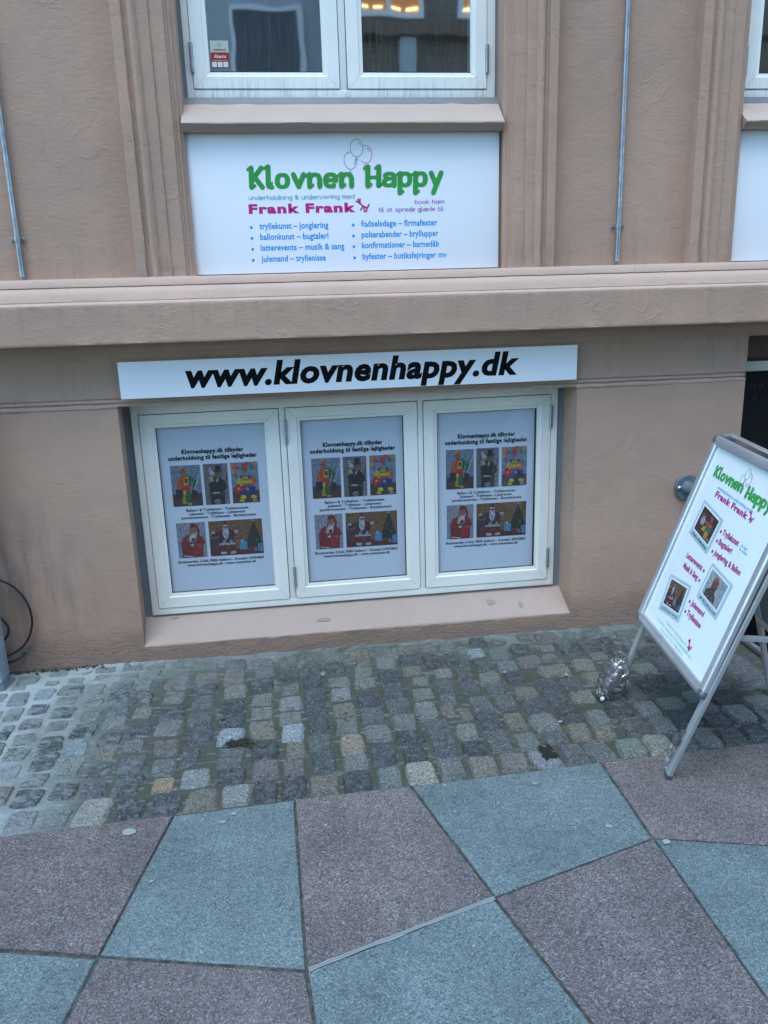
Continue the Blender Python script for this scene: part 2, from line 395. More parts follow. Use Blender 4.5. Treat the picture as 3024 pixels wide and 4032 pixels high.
STONES = ('-1210 -279 81 126 d;-1110 -255 80 96 b;-1005 -231 108 97 D;-901 -250 74 97 r;-795 -227 98 83 D;-1009 -143 80 55 m;-1109 -152 64 46 m;-1242 -171 64 45 m;-899 -128 73 56 m;-781 -140 89 65 m;-1001 -331 88 71 r;-885 -359 88 74 m;-786 -325 88 91 D;-1099 -387 84 81 D;-1187 -414 71 111 g;-988 -431 96 103 D;-872 -478 86 92 m;-771 -442 95 103 d;-1091 -504 90 83 r;-983 -538 86 89 m;-760 -554 94 96 w;-1171 -561 48 116 D;-1081 -622 90 96 m;-973 -676 95 108 D;-867 -599 97 107 D;-753 -680 93 96 d;-863 -723 83 99 b;-1078 -729 92 97 g;-745 -784 76 89 t;-654 -743 81 79 g;-697 -236 63 98 g;-676 -365 72 124 D;-663 -488 77 100 m;-648 -619 90 91 D;-1287 -255 35 78 d;-1255 -404 43 102 m;-1171 -680 67 100 r;-961 -802 91 122 D;-856 -849 88 122 g;-745 -891 86 82 d;-638 -869 97 109 d;-1068 -854 81 102 w;-958 -916 88 84 r;-840 -997 91 109 d;-740 -1008 88 88 d;-629 -1000 99 122 D;-1042 -995 56 120 r;-953 -1020 102 101 D;-1005 -1120 26 65 r;-934 -1146 95 108 w;-824 -1145 90 99 m;-711 -1127 106 130 W;-595 -1134 100 105 D;-556 -245 102 125 r;-433 -214 107 81 t;-548 -111 90 67 m;-431 -104 82 67 m;-314 -114 98 95 d;-190 -110 99 77 g;-73 -113 86 97 g;-311 -239 95 133 t;-180 -212 92 83 g;-74 -249 95 136 D;-428 -312 101 94 D;-554 -380 95 116 m;-299 -377 99 108 g;-188 -338 100 110 D;-67 -394 84 83 m;-545 -506 106 113 D;-427 -443 97 104 d;-303 -504 99 100 D;-185 -455 89 103 m;-68 -515 95 101 w;-539 -630 106 107 g;-423 -587 106 95 d;-299 -620 105 110 D;-182 -571 94 97 m;-176 -708 99 130 t;-69 -634 94 106 m;-62 -753 82 109 B;-415 -711 106 129 D;-295 -744 102 118 b;-165 -849 102 125 D;-529 -773 97 110 r;-433 -858 65 117 d;-286 -880 101 131 d;-520 -909 83 107 g;-507 -1017 80 83 o;-399 -992 103 113 w;-279 -1006 112 100 D;-159 -981 98 113 r;-51 -869 72 101 t;-59 -984 76 107 r;-479 -1132 99 102 D;-366 -1122 105 112 t;-254 -1118 97 111 w;-154 -1110 77 120 D;-62 -1101 88 130 D;30 -203 84 83 d;134 -216 96 100 D;31 -330 85 121 D;37 -465 89 119 D;36 -591 90 110 D;252 -101 99 86 t;266 -186 65 64 t;364 -208 89 112 g;470 -199 97 94 D;471 -94 79 80 t;579 -88 79 90 t;574 -233 81 149 D;657 -228 63 112 D;256 -281 87 104 m;362 -351 89 112 D;468 -316 90 86 m;144 -360 98 94 m;252 -389 96 91 m;143 -473 89 96 w;359 -479 96 113 d;491 -411 76 82 m;578 -473 71 89 d;481 -530 91 94 m;250 -544 94 108 D;146 -603 92 96 t;363 -611 106 104 d;470 -662 87 130 g;251 -666 96 107 d;573 -590 71 89 d;553 -684 57 77 t;134 -112 96 86 m;39 -89 73 79 m;368 -69 84 70 m;673 -85 83 81 m;38 -713 83 109 D;147 -733 92 123 g;37 -829 86 101 d;260 -807 98 111 g;372 -744 89 116 g;490 -806 99 119 d;156 -868 87 113 O;375 -860 108 95 D;263 -955 94 125 D;373 -980 86 94 D;488 -944 90 133 d;47 -964 83 132 D;160 -985 91 98 g;42 -1101 100 120 t;154 -1099 101 117 D;266 -1100 82 106 g;376 -1087 101 124 W;486 -1081 89 115 g;824 -79 84 91 D;922 -97 75 70 r;1052 -68 67 72 r;1155 -83 109 90 r;1326 -207 108 116 D;1210 -167 81 57 d;1424 -172 53 79 D;789 -192 74 84 b;887 -215 90 104 g;999 -201 98 114 D;1123 -199 72 67 m;1217 -268 89 102 D;720 -240 42 84 d;792 -306 80 124 d;892 -345 92 97 g;1000 -323 103 99 r;1103 -285 72 55 m;1222 -394 99 104 t;690 -378 76 129 d;787 -437 97 99 m;893 -455 87 100 D;1007 -541 93 93 D;1080 -435 137 99 t;1219 -519 75 97 t;1109 -555 90 92 d;684 -515 87 103 d;783 -543 88 93 d;899 -595 101 92 t;1008 -662 88 125 D;1119 -667 100 111 m;695 -659 88 117 d;794 -663 88 110 d;899 -716 100 110 D;1324 -316 85 73 m;1286 -80 76 72 m;696 -795 92 127 D;791 -819 75 126 t;900 -842 100 120 g;1012 -800 101 119 D;1113 -841 80 106 g;616 -729 48 90 t;594 -854 82 103 g;692 -945 87 149 d;594 -970 87 95 D;796 -961 86 115 g;906 -956 95 88 d;1005 -929 82 117 t;1094 -953 76 95 t;599 -1085 96 109 t;709 -1082 103 104 r;822 -1078 103 105 w;934 -1065 83 122 d;1031 -1066 90 112 g;1435 -278 90 84 D;1560 -328 111 97 D;1536 -102 84 72 m;1564 -206 72 87 m;1630 -196 40 78 D;1474 -469 104 114 m;1583 -446 94 117 d;1543 -580 82 85 D;1434 -617 113 115 D;1329 -680 76 103 d;1218 -791 108 114 D;1331 -807 84 121 g;1443 -777 108 90 m;1222 -928 99 113 d;1331 -934 85 111 g;1437 -909 104 115 D;1258 -1056 95 115 W;1149 -1062 102 112 g;1354 -1058 74 104 d;1658 -910 94 129 g;1782 -833 116 101 g;1736 -944 41 100 g;1701 -670 83 82 r;1662 -776 96 98 D;1568 -843 60 59 r;1550 -934 101 100 D;1443 -1041 83 123 g;1539 -1044 86 116 D;1631 -1046 75 106 D;1709 -1043 61 105 g;1798 -950 62 107 g;1874 -564 142 307 F;1880 -179 100 100 m;1880 -79 100 100 m;1800 -279 100 100 m;1780 -179 100 100 m;1780 -79 100 100 m;1860 -1120 100 100 m;1680 -39 100 100 m;1720 -539 100 100 m;1720 -439 100 100 m;-1100 -39 100 100 m;1400 -39 100 100 m;1700 -339 100 100 m;1340 -479 100 100 m;-779 -39 100 100 m;-679 -39 100 100 m;-1000 -39 100 100 m;-1100 -1120 100 100 m;-899 -39 100 100 m;1560 -739 91 91 m;600 -359 86 86 m;1240 -679 86 86 m;1880 -1020 84 84 m;1320 -579 80 80 m;-679 -139 77 77 m;1420 -359 63 63 m;1880 -919 63 63 m;1880 -839 63 63 m;1880 -759 63 63 m;-579 -39 59 59 m;1620 -639 54 54 m;1620 -559 54 54 m;-1456 -105 98 85 r;-1339 -105 109 85 D;-1221 -105 96 85 r;-1461 -206 110 85 m;-1410 -308 119 85 D;-1402 -410 120 85 m;-1454 -512 109 85 D;-1324 -512 123 85 D;-1409 -615 112 85 m;-1279 -615 120 85 g;-1441 -717 101 85 m;-1317 -717 119 85 D;-1431 -819 114 85 t;-1307 -819 105 85 t;-1190 -819 100 85 r;-1443 -920 100 85 r;-1320 -920 117 85 m;-1190 -920 114 85 d;-1465 -1022 101 85 D;-1344 -1022 112 85 D;-1222 -1022 102 85 m;-1449 -1124 97 85 m;-1328 -1124 117 85 m;-1208 -1124 95 85 m')
# ------------------------------------------------------------ flat print: strokes, discs, polygons on any plane
GL = {}
def g(ch, adv, s):
    st = []
    for part in s.split(';'):
        part = part.strip()
        if not part: continue
        k, rest = part[0], part[1:].strip()
        if k in 'LC': st.append((k, [tuple(float(a) for a in p.split(',')) for p in rest.split()]))
        else: st.append((k, [float(a) for a in rest.split(',')]))
    GL[ch] = (adv, st)
g('a', 4, 'C .3,4.1 1,4.8 2,5 3.1,4.8 3.85,4 4,3; L 4,3.2 4,0; C 4,2.9 3,2.95 1.6,2.85 .4,2.4 0,1.4 .4,.35 1.7,0 3.2,.4 4,1.5')
g('b', 4, 'L 0,7.3 0,0; O 2,2.5,2,2.5'); g('c', 3.5, 'A 2,2.5,2,2.5,50,310')
g('d', 4, 'L 4,7.3 4,0; O 2,2.5,2,2.5'); g('e', 4, 'L .1,2.6 3.95,2.6; A 2,2.5,2,2.5,0,300')
g('f', 2.7, 'C 3,7.25 2.1,7.3 1.3,6.7 1,5.4; L 1,5.7 1,0; L 0,4.8 2.6,4.8')
g('g', 4, 'O 2,2.5,2,2.5; L 4,5 4,-.5; C 4,-.3 3.7,-1.6 2.3,-2.2 .5,-1.8')
g('h', 4, 'L 0,7.3 0,0; C 0,3 .6,4.4 2,5 3.4,4.5 4,3; L 4,3.2 4,0')
g('i', 0, 'L 0,5 0,0; D 0,7'); g('j', 1, 'L 1,5 1,-.8; C 1,-.6 .7,-1.8 -.5,-2.2; D 1,7')
g('k', 3.8, 'L 0,7.3 0,0; L .1,2 3.5,5; L 1.2,3 3.8,0'); g('l', 1.2, 'L 0,7.3 0,1; C 0,1.2 .3,.2 1.3,0')
g('m', 6.4, 'L 0,5 0,0; C 0,3.2 .5,4.5 1.8,5 2.9,4.5 3.2,3.3; L 3.2,3.5 3.2,0; C 3.2,3.2 3.7,4.5 5,5 6.1,4.5 6.4,3.3; L 6.4,3.5 6.4,0')
g('n', 4, 'L 0,5 0,0; C 0,3 .6,4.4 2,5 3.4,4.5 4,3; L 4,3.2 4,0'); g('o', 4, 'O 2,2.5,2,2.5')
g('p', 4, 'L 0,5 0,-2.2; O 2,2.5,2,2.5'); g('r', 2.6, 'L 0,5 0,0; C 0,3 .5,4.3 1.5,4.9 2.7,5')
g('s', 3.7, 'C 3.5,4.3 2.8,4.9 1.8,5 .6,4.6 .25,3.7 .8,2.9 2,2.5 3.2,2.1 3.7,1.25 3.2,.35 2,0 .9,.1 .1,.8')
g('t', 2.8, 'L 1,6.7 1,1.4; C 1,1.6 1.3,.3 2.8,0; L 0,4.8 2.7,4.8'); g('u', 4, 'L 0,5 0,1.8; C 0,2 .6,.5 2,0 3.4,.5 4,2; L 4,5 4,0')
g('v', 4, 'L 0,5 2,.1; L 2,.1 4,5'); g('w', 6.4, 'L 0,5 1.6,.1; L 1.6,.1 3.2,4.9; L 3.2,4.9 4.8,.1; L 4.8,.1 6.4,5')
g('x', 3.8, 'L 0,5 3.8,0; L 3.8,5 0,0'); g('y', 4, 'L 0,5 2.1,.1; L 4.1,5 1.1,-2.2'); g('z', 3.6, 'L 0,4.8 3.6,4.8; L 3.6,4.8 0,.2; L 0,.2 3.6,.2')
g('æ', 7, 'O 1.9,2.5,1.9,2.5; L 3.8,5 3.8,0; L 3.8,2.6 7.2,2.6; A 5.5,2.5,1.75,2.5,0,300'); g('ø', 4, 'O 2,2.5,2,2.5; L .3,-.4 3.8,5.4')
g('å', 4, 'O 2,2.5,2,2.5; L 4,5 4,0; O 2.3,6.8,.7,.7')
g('A', 4.6, 'L 0,0 2.3,7; L 2.3,7 4.6,0; L .9,2.3 3.7,2.3'); g('B', 4, 'L 0,7 0,0; C 0,7 2.5,7 3.7,6.2 3.7,4.4 2.6,3.7 0,3.7; C 0,3.7 2.8,3.6 4,2.8 4,.9 2.6,0 0,0')
g('F', 3.7, 'L 0,7 0,0; L 0,6.8 3.8,6.8; L 0,3.6 3.2,3.6'); g('H', 4.4, 'L 0,7 0,0; L 4.4,7 4.4,0; L 0,3.5 4.4,3.5')
g('J', 3, 'L 3,7 3,1.6; C 3,1.8 2.5,.3 1.3,0 0,.7'); g('K', 4.2, 'L 0,7 0,0; L 0,2.7 3.9,7; L 1.3,4.1 4.2,0'); g('L', 3.5, 'L 0,7 0,0; L 0,.2 3.6,.2')
g('M', 5.2, 'L 0,7 0,0; L 0,7 2.6,2; L 2.6,2 5.2,7; L 5.2,7 5.2,0'); g('S', 4.2, 'C 4,6.1 3.1,6.9 2,7 .7,6.5 .3,5.4 .9,4.2 2.2,3.6 3.7,2.9 4.2,1.8 3.6,.5 2.2,0 .9,.15 0,1.1')
g('T', 4.4, 'L 0,6.8 4.4,6.8; L 2.2,6.8 2.2,0')
g('0', 3.8, 'O 1.9,3.5,1.9,3.5'); g('1', 1.8, 'L 1.6,7 1.6,0; L 0,5.8 1.6,7'); g('2', 3.8, 'C .1,5.6 .8,6.8 2,7 3.4,6.5 3.7,5.1 3,3.6 0,.2; L 0,.2 3.8,.2')
g('3', 3.8, 'C .2,6.1 1.2,7 2.6,6.9 3.6,5.9 3.4,4.4 1.6,3.8; C 1.6,3.8 3.4,3.6 3.9,2 3.1,.4 1.8,0 .1,.9'); g('6', 3.8, 'O 1.9,2.1,1.9,2.1; C .1,2.6 .8,5 2.8,7')
g('8', 3.8, 'O 1.9,1.9,1.9,1.9; O 1.9,5.4,1.5,1.6'); g('9', 3.8, 'O 1.9,4.9,1.9,2.1; C 3.75,4.4 3,2 1.2,0')
g('&', 4.6, 'C 4.5,0 1,4.6 .7,5.8 1.8,7 2.9,6 2.4,4.7 .4,3 .1,1.5 1.2,.1 2.9,.3 4.3,3')
g('.', .2, 'D .1,.3'); g(',', .3, 'L .3,.5 -.1,-.9'); g('-', 2.4, 'L .2,2.5 2.2,2.5'); g('–', 4, 'L 0,2.6 4,2.6'); g('/', 2.4, 'L 0,0 2.4,7')
g(':', .2, 'D .1,.3; D .1,4.3'); g('·', .3, 'D .1,2.6'); g('@', 6, 'O 3,2.6,1.2,1.4; A 3,2.6,2.9,3.4,-20,300'); g(' ', 1.6, '')
GL['α'] = (4, [('O', [2, 2.5, 2, 2.5]), ('L', [(4, 5), (4, 0)])])

def smooth(pts, k=4):
    if len(pts) < 3: return pts
    P = [pts[0]] + list(pts) + [pts[-1]]; out = []
    for i in range(1, len(P) - 2):
        p0, p1, p2, p3 = P[i - 1:i + 3]
        for j in range(k):
            t = j / k
            out.append(tuple(.5 * (2 * p1[a] + (p2[a] - p0[a]) * t + (2 * p0[a] - 5 * p1[a] + 4 * p2[a] - p3[a]) * t * t + (3 * p1[a] - p0[a] - 3 * p2[a] + p3[a]) * t ** 3) for a in (0, 1)))
    out.append(pts[-1]); return out

class Print:
    """flat printed shapes on a plane: origin o, unit axes U, V, outward normal N"""
    def __init__(s, o=(0, 0, 0), U=(1, 0, 0), V=(0, 0, 1), N=(0, -1, 0), lift=.0004, step=.00003):
        s.o, s.U, s.V, s.N = Vector(o), Vector(U), Vector(V), Vector(N); s.mb = MB(); s.mbs = [s.mb]; s.lift = lift; s.step = step; s.i = 0; s.thin = 0
    def part(s):
        if s.mb.v: s.mb = MB(); s.mbs.append(s.mb)
        return s
    def P(s, u, v): return s.o + s.U * u + s.V * v + s.N * (s.lift + s.step * s.i)
    def poly(s, pts, col=None):
        s.mb.add([s.P(*p) for p in pts], [tuple(range(len(pts)))], col); s.i += 1
        if s.i > 60 and col is None: s.i = 0
    def ell(s, cx, cy, rx, ry, col=None, n=16, rot=0):
        c, q = math.cos(rot), math.sin(rot)
        pts = []
        for i in range(n):
            a = 2 * math.pi * i / n; x, y = rx * math.cos(a), ry * math.sin(a); pts.append((cx + x * c - y * q, cy + x * q + y * c))
        s.poly(pts, col)
    def ribbon(s, pts, w, col=None, closed=False, rnd=False, taper=None):
        n = len(pts); L, Rr = [], []
        for i in range(n):
            a = pts[(i - 1) % n] if (closed or i > 0) else pts[i]; b = pts[(i + 1) % n] if (closed or i < n - 1) else pts[i]
            tx, ty = b[0] - a[0], b[1] - a[1]; d = math.hypot(tx, ty) or 1; nx, ny = -ty / d, tx / d
            ww = w * (taper(i / (n - 1)) if taper else 1) * (1 - s.thin * (1 - abs(ty / d)))
            L.append((pts[i][0] + nx * ww / 2, pts[i][1] + ny * ww / 2)); Rr.append((pts[i][0] - nx * ww / 2, pts[i][1] - ny * ww / 2))
        fs = [(i, (i + 1) % n, n + (i + 1) % n, n + i) for i in range(n if closed else n - 1)]
        s.mb.add([s.P(*p) for p in L + Rr], fs, col); s.i += 1
        if rnd and not closed:
            for e in (pts[0], pts[-1]): s.ell(e[0], e[1], w / 2, w / 2, col, 8)
        if s.i > 60 and col is None: s.i = 0
    def text(s, txt, x0, x1, base, xh, w, sp=1.9, slant=0, rnd=False, serif=0, rise=0.0, yfat=1.0, single=False, col=None, thin=.28, asc=1.0):
        """xh: x-height in metres, w: stroke width in metres; letters are stretched to span x0..x1"""
        u = xh / 5; tot = 0; items = []; s.thin = thin
        if s.mb.v: s.mb = MB(); s.mbs.append(s.mb)
        t = txt.replace('a', 'α') if single else txt
        for ch in t:
            adv, st = GL.get(ch, GL[' ']); items.append((tot, st)); tot += adv + sp + (serif * .8 if serif else 0)
        tot -= sp + (serif * .8 if serif else 0)
        hx = (x1 - x0 - w) / tot
        def T(px, py, ox): 
            X = x0 + w / 2 + (ox + px) * hx; Y = base + w * .0 + py * u
            # keep stroke inside the x-height box
            Y = base + w / 2 + py * (xh - w) / 5 if 0 <= py <= 5 else (base + xh - w / 2 + (py - 5) * u * asc if py > 5 else base + w / 2 + py * u)
            return (X + slant * (Y - base), Y + rise * (X - x0))
        for ox, st in items:
            for kd, a in st:
                if kd == 'L':
                    pts = [T(x, y, ox) for x, y in a]; s.ribbon(pts, w * (yfat if abs(a[0][1] - a[-1][1]) < .3 else 1), col, rnd=rnd)
                    if serif and a[0][0] == a[-1][0] and abs(a[0][1] - a[-1][1]) > 4:
                        (tx, ty), (bx, by) = pts[0], pts[-1]; e = .5 + serif
                        s.poly([(tx - w * .4, ty + w * .30), (tx - w * e, ty - w * .12), (tx - w * e * .95, ty - w * .62), (tx - w * .4, ty - w * .42)], col)
                        s.poly([(bx + w * .4, by - w * .30), (bx + w * e, by + w * .10), (bx + w * e * .95, by + w * .60), (bx + w * .4, by + w * .42)], col)
                elif kd == 'C': s.ribbon([T(x, y, ox) for x, y in smooth(a)], w, col, rnd=rnd)
                elif kd == 'O': s.ribbon([T(a[0] + a[2] * sup(math.cos(t)), a[1] + a[3] * sup(math.sin(t)), ox) for t in [2 * math.pi * i / 20 for i in range(20)]], w, col, closed=True)
                elif kd == 'A': s.ribbon([T(a[0] + a[2] * sup(math.cos(t)), a[1] + a[3] * sup(math.sin(t)), ox) for t in [R(a[4] + (a[5] - a[4]) * i / 16) for i in range(17)]], w, col, rnd=rnd)
                elif kd == 'D':
                    x, y = T(a[0], a[1], ox); q = w * .52
                    if rnd: s.ell(x, y, q * 1.1, q * 1.1, col, 10)
                    else: s.poly([(x - q - slant * q, y - q), (x + q - slant * q, y - q), (x + q + slant * q, y + q), (x - q + slant * q, y + q)], col)
        s.thin = 0
        return s
    def build(s, name, mat, parent):
        s.objs = [m_.build(name, mat, parent) for m_ in s.mbs]; return s.objs[0]
def sup(v): return math.copysign(abs(v) ** .82, v)

def balloons(pr, cx, cz, k, wd, which):
    def ring(x, z, rx, rz, a0=0, a1=360):
        cl = a1 - a0 >= 360; n = 28
        pts = [(cx + (x + rx * math.cos(R(a0 + (a1 - a0) * i / n))) * k, cz + (z + rz * math.sin(R(a0 + (a1 - a0) * i / n))) * k) for i in range(n if cl else n + 1)]
        pr.ribbon(pts, wd, closed=cl)
    def knot(x, z): pr.ribbon([(cx + (x - .006) * k, cz + (z - .012) * k), (cx + x * k, cz + z * k), (cx + (x + .006) * k, cz + (z - .012) * k), (cx + (x - .006) * k, cz + (z - .012) * k)], wd * .9)
    if which == 'green': ring(.0, .0, .0265, .033); knot(0, -.033); ring(0, 0, .018, .024, 25, 65)
    if which == 'purple': ring(-.027, -.047, .0265, .033, 88, 385); knot(-.029, -.080); ring(-.027, -.047, .019, .025, -40, 10)
    if which == 'magenta': ring(.036, -.024, .0265, .033, -135, 115); knot(.0345, -.057); ring(.036, -.024, .019, .025, 20, 70)

def balloon_dog(pr, cx, cz, k, wd):
    for a, b in (((-.02, .012), (.004, -.006)), ((-.022, .024), (-.012, .012)), ((-.03, .016), (-.018, .013)), ((-.012, .026), (-.012, .010)), ((.0, -.004), (-.010, -.020)), ((.004, -.006), (.006, -.026)), ((.004, -.006), (.020, -.012)), ((.018, -.012), (.013, -.028)), ((.020, -.010), (.028, .002))):
        pr.ribbon([(cx + a[0] * k, cz + a[1] * k), (cx + b[0] * k, cz + b[1] * k)], wd, rnd=True)

# little printed photographs, 0..1 in both directions
def C(*c): return lin(*c)
def pic(name, x0, x1, z0, z1, shapes, parent, plane=None):
    pr = Print(**(plane or {}), lift=.0005, step=.00004)
    W, H = x1 - x0, z1 - z0
    for sh in shapes:
        k = sh[0]
        if k == 'r': _, a, b, c, d, col = sh; pr.poly([(x0 + a * W, z0 + b * H), (x0 + c * W, z0 + b * H), (x0 + c * W, z0 + d * H), (x0 + a * W, z0 + d * H)], col)
        elif k == 'e': _, cx, cy, rx, ry, col = sh[:6]; pr.ell(x0 + cx * W, z0 + cy * H, rx * W, ry * H, col, 12)
        elif k == 'p': pr.poly([(x0 + a * W, z0 + b * H) for a, b in sh[1]], sh[2])
        elif k == 's': pr.ribbon([(x0 + a * W, z0 + b * H) for a, b in sh[1]], sh[2] * W, sh[3])
    return pr.build(name, M['print'], parent)

skin = C(150, 95, 75)
P_CLOWN = [('r', 0, 0, 1, 1, C(128, 140, 158)), ('r', 0, 0, 1, .30, C(82, 52, 42)), ('r', 0, .30, 1, .36, C(108, 132, 165)),
 ('p', [(.30, .30), (.46, .30), (.50, .62), (.28, .62)], C(200, 70, 25)), ('p', [(.46, .30), (.60, .30), (.66, .62), (.50, .62)], C(25, 90, 50)),
 ('p', [(.30, .12), (.42, .12), (.48, .45), (.34, .45)], C(175, 150, 30)), ('p', [(.48, .10), (.60, .12), (.62, .45), (.46, .45)], C(30, 110, 50)),
 ('p', [(.32, .38), (.64, .38), (.62, .50), (.34, .50)], C(195, 55, 30)), ('p', [(.34, .50), (.64, .50), (.66, .74), (.32, .74)], C(190, 75, 25)), ('p', [(.50, .48), (.66, .50), (.68, .73), (.50, .76)], C(25, 80, 85)),
 ('r', .42, .52, .58, .72, C(200, 170, 40)), ('r', .45, .58, .55, .68, C(60, 45, 40)),
 ('s', [(.34, .72), (.22, .55), (.20, .42)], .09, C(200, 85, 30)), ('s', [(.66, .72), (.76, .58), (.80, .46)], .10, C(35, 110, 60)),
 ('e', .44, .80, .085, .07, skin), ('r', .33, .84, .54, .865, C(190, 55, 25)), ('r', .37, .86, .50, .95, C(215, 75, 25)), ('e', .39, .955, .03, .03, C(220, 190, 60)),
 ('r', .12, .20, .36, .42, C(25, 32, 42)), ('r', .66, .16, .84, .38, C(22, 28, 35)), ('s', [(.76, .42), (1.0, .85)], .02, C(190, 205, 225)), ('s', [(.66, .36), (.82, .62)], .03, C(20, 22, 30)),
 ('e', .40, .09, .08, .03, C(190, 170, 50)), ('e', .56, .05, .08, .03, C(190, 170, 50)), ('s', [(.4, .4), (.41, .15)], .03, C(200, 190, 60))]
P_MAGIC = [('r', 0, 0, 1, 1, C(112, 110, 116)), ('r', .78, 0, 1, 1, C(128, 126, 134)), ('p', [(.22, 0), (.80, 0), (.84, .50), (.70, .66), (.40, .66), (.20, .46)], C(22, 24, 32)),
 ('s', [(.30, .58), (.20, .48), (.36, .52)], .12, C(20, 22, 30)), ('s', [(.74, .60), (.88, .46), (.84, .36)], .11, C(20, 22, 30)),
 ('p', [(.52, .52), (.62, .64), (.48, .66)], C(180, 178, 175)), ('e', .58, .74, .10, .075, C(120, 80, 66)), ('r', .42, .80, .78, .825, C(10, 10, 14)), ('r', .50, .82, .72, .95, C(12, 12, 18)),
 ('p', [(.22, .55), (.48, .60), (.46, .72), (.24, .68)], C(170, 165, 120)), ('e', .46, .64, .08, .06, C(60, 50, 48)), ('e', .34, .78, .10, .05, C(190, 195, 205)), ('e', .28, .86, .05, .06, C(170, 176, 190)),
 ('r', .10, .255, .80, .275, C(120, 85, 70)), ('e', .46, .29, .16, .02, C(190, 190, 195)), ('e', .50, .07, .14, .06, C(130, 132, 140)), ('e', .44, .06, .03, .02, C(20, 20, 25)), ('e', .56, .06, .03, .02, C(20, 20, 25)), ('s', [(.86, .42), (.98, .78)], .03, C(30, 26, 28))]
P_BALL = [('r', 0, 0, 1, 1, C(120, 142, 168)), ('r', 0, 0, 1, .30, C(84, 58, 48)), ('e', .10, .93, .10, .06, C(205, 120, 50)), ('e', .24, .86, .09, .06, C(190, 60, 40)), ('e', .60, .95, .09, .06, C(200, 60, 40)), ('e', .78, .88, .08, .06, C(60, 120, 60)), ('e', .06, .78, .07, .05, C(200, 170, 60)), ('e', .9, .96, .1, .05, C(205, 140, 50)),
 ('p', [(.30, .68), (.70, .68), (.78, .38), (.26, .38)], C(22, 62, 130)), ('r', .27, .56, .76, .62, C(40, 110, 60)), ('r', .27, .48, .76, .56, C(195, 175, 50)), ('r', .26, .42, .78, .48, C(195, 90, 35)), ('r', .40, .58, .62, .66, C(200, 160, 50)),
 ('s', [(.32, .62), (.22, .48), (.34, .40)], .13, C(200, 180, 50)), ('s', [(.70, .62), (.86, .50), (.70, .42)], .13, C(200, 95, 35)),
 ('p', [(.60, .42), (.86, .38), (.86, .14), (.66, .14)], C(35, 50, 120)), ('p', [(.28, .40), (.50, .40), (.48, .14), (.32, .14)], C(30, 60, 125)), ('e', .40, .14, .11, .05, C(205, 200, 50)), ('e', .78, .14, .11, .05, C(205, 200, 50)), ('e', .34, .06, .10, .035, C(200, 190, 60)), ('e', .82, .05, .10, .03, C(160, 160, 150)),
 ('e', .22, .42, .10, .06, C(190, 30, 45)), ('e', .36, .36, .09, .06, C(195, 32, 48)), ('e', .22, .30, .10, .06, C(185, 28, 42)), ('e', .12, .36, .08, .05, C(190, 30, 46)), ('e', .25, .36, .04, .03, C(205, 190, 60)),
 ('e', .50, .80, .10, .075, skin), ('r', .38, .85, .62, .875, C(170, 60, 30)), ('r', .42, .87, .58, .96, C(190, 70, 30)), ('s', [(.10, .70), (.2, .74), (.16, .64)], .04, C(200, 70, 35)), ('s', [(.84, .74), (.92, .80), (.88, .66)], .03, C(200, 180, 50))]
P_NISSE = [('r', 0, 0, 1, 1, C(150, 152, 162)), ('r', 0, 0, .5, .4, C(136, 150, 170)), ('p', [(.14, 0), (.86, 0), (.88, .46), (.74, .66), (.34, .66), (.12, .42)], C(128, 22, 26)), ('s', [(.30, .60), (.16, .40), (.34, .34)], .14, C(140, 26, 30)), ('s', [(.78, .60), (.90, .42), (.76, .34)], .14, C(132, 24, 28)),
 ('p', [(.40, .66), (.68, .66), (.62, .30), (.44, .34)], C(205, 200, 195)), ('e', .56, .50, .08, .06, C(120, 35, 40)), ('e', .48, .42, .05, .04, C(60, 30, 34)), ('e', .38, .50, .06, .05, skin), ('r', .54, .06, .78, .42, C(160, 30, 44)), ('r', .54, .40, .78, .44, C(40, 30, 45)), ('e', .76, .34, .06, .05, skin),
 ('e', .57, .80, .115, .10, C(160, 95, 72)), ('p', [(.44, .84), (.72, .86), (.66, .97), (.52, .97)], C(125, 20, 24)), ('s', [(.68, .94), (.76, .76), (.74, .56)], .09, C(125, 20, 24)), ('s', [(.46, .74), (.44, .62)], .05, C(120, 60, 40)), ('s', [(.18, .06), (.52, .02)], .04, C(190, 190, 195))]
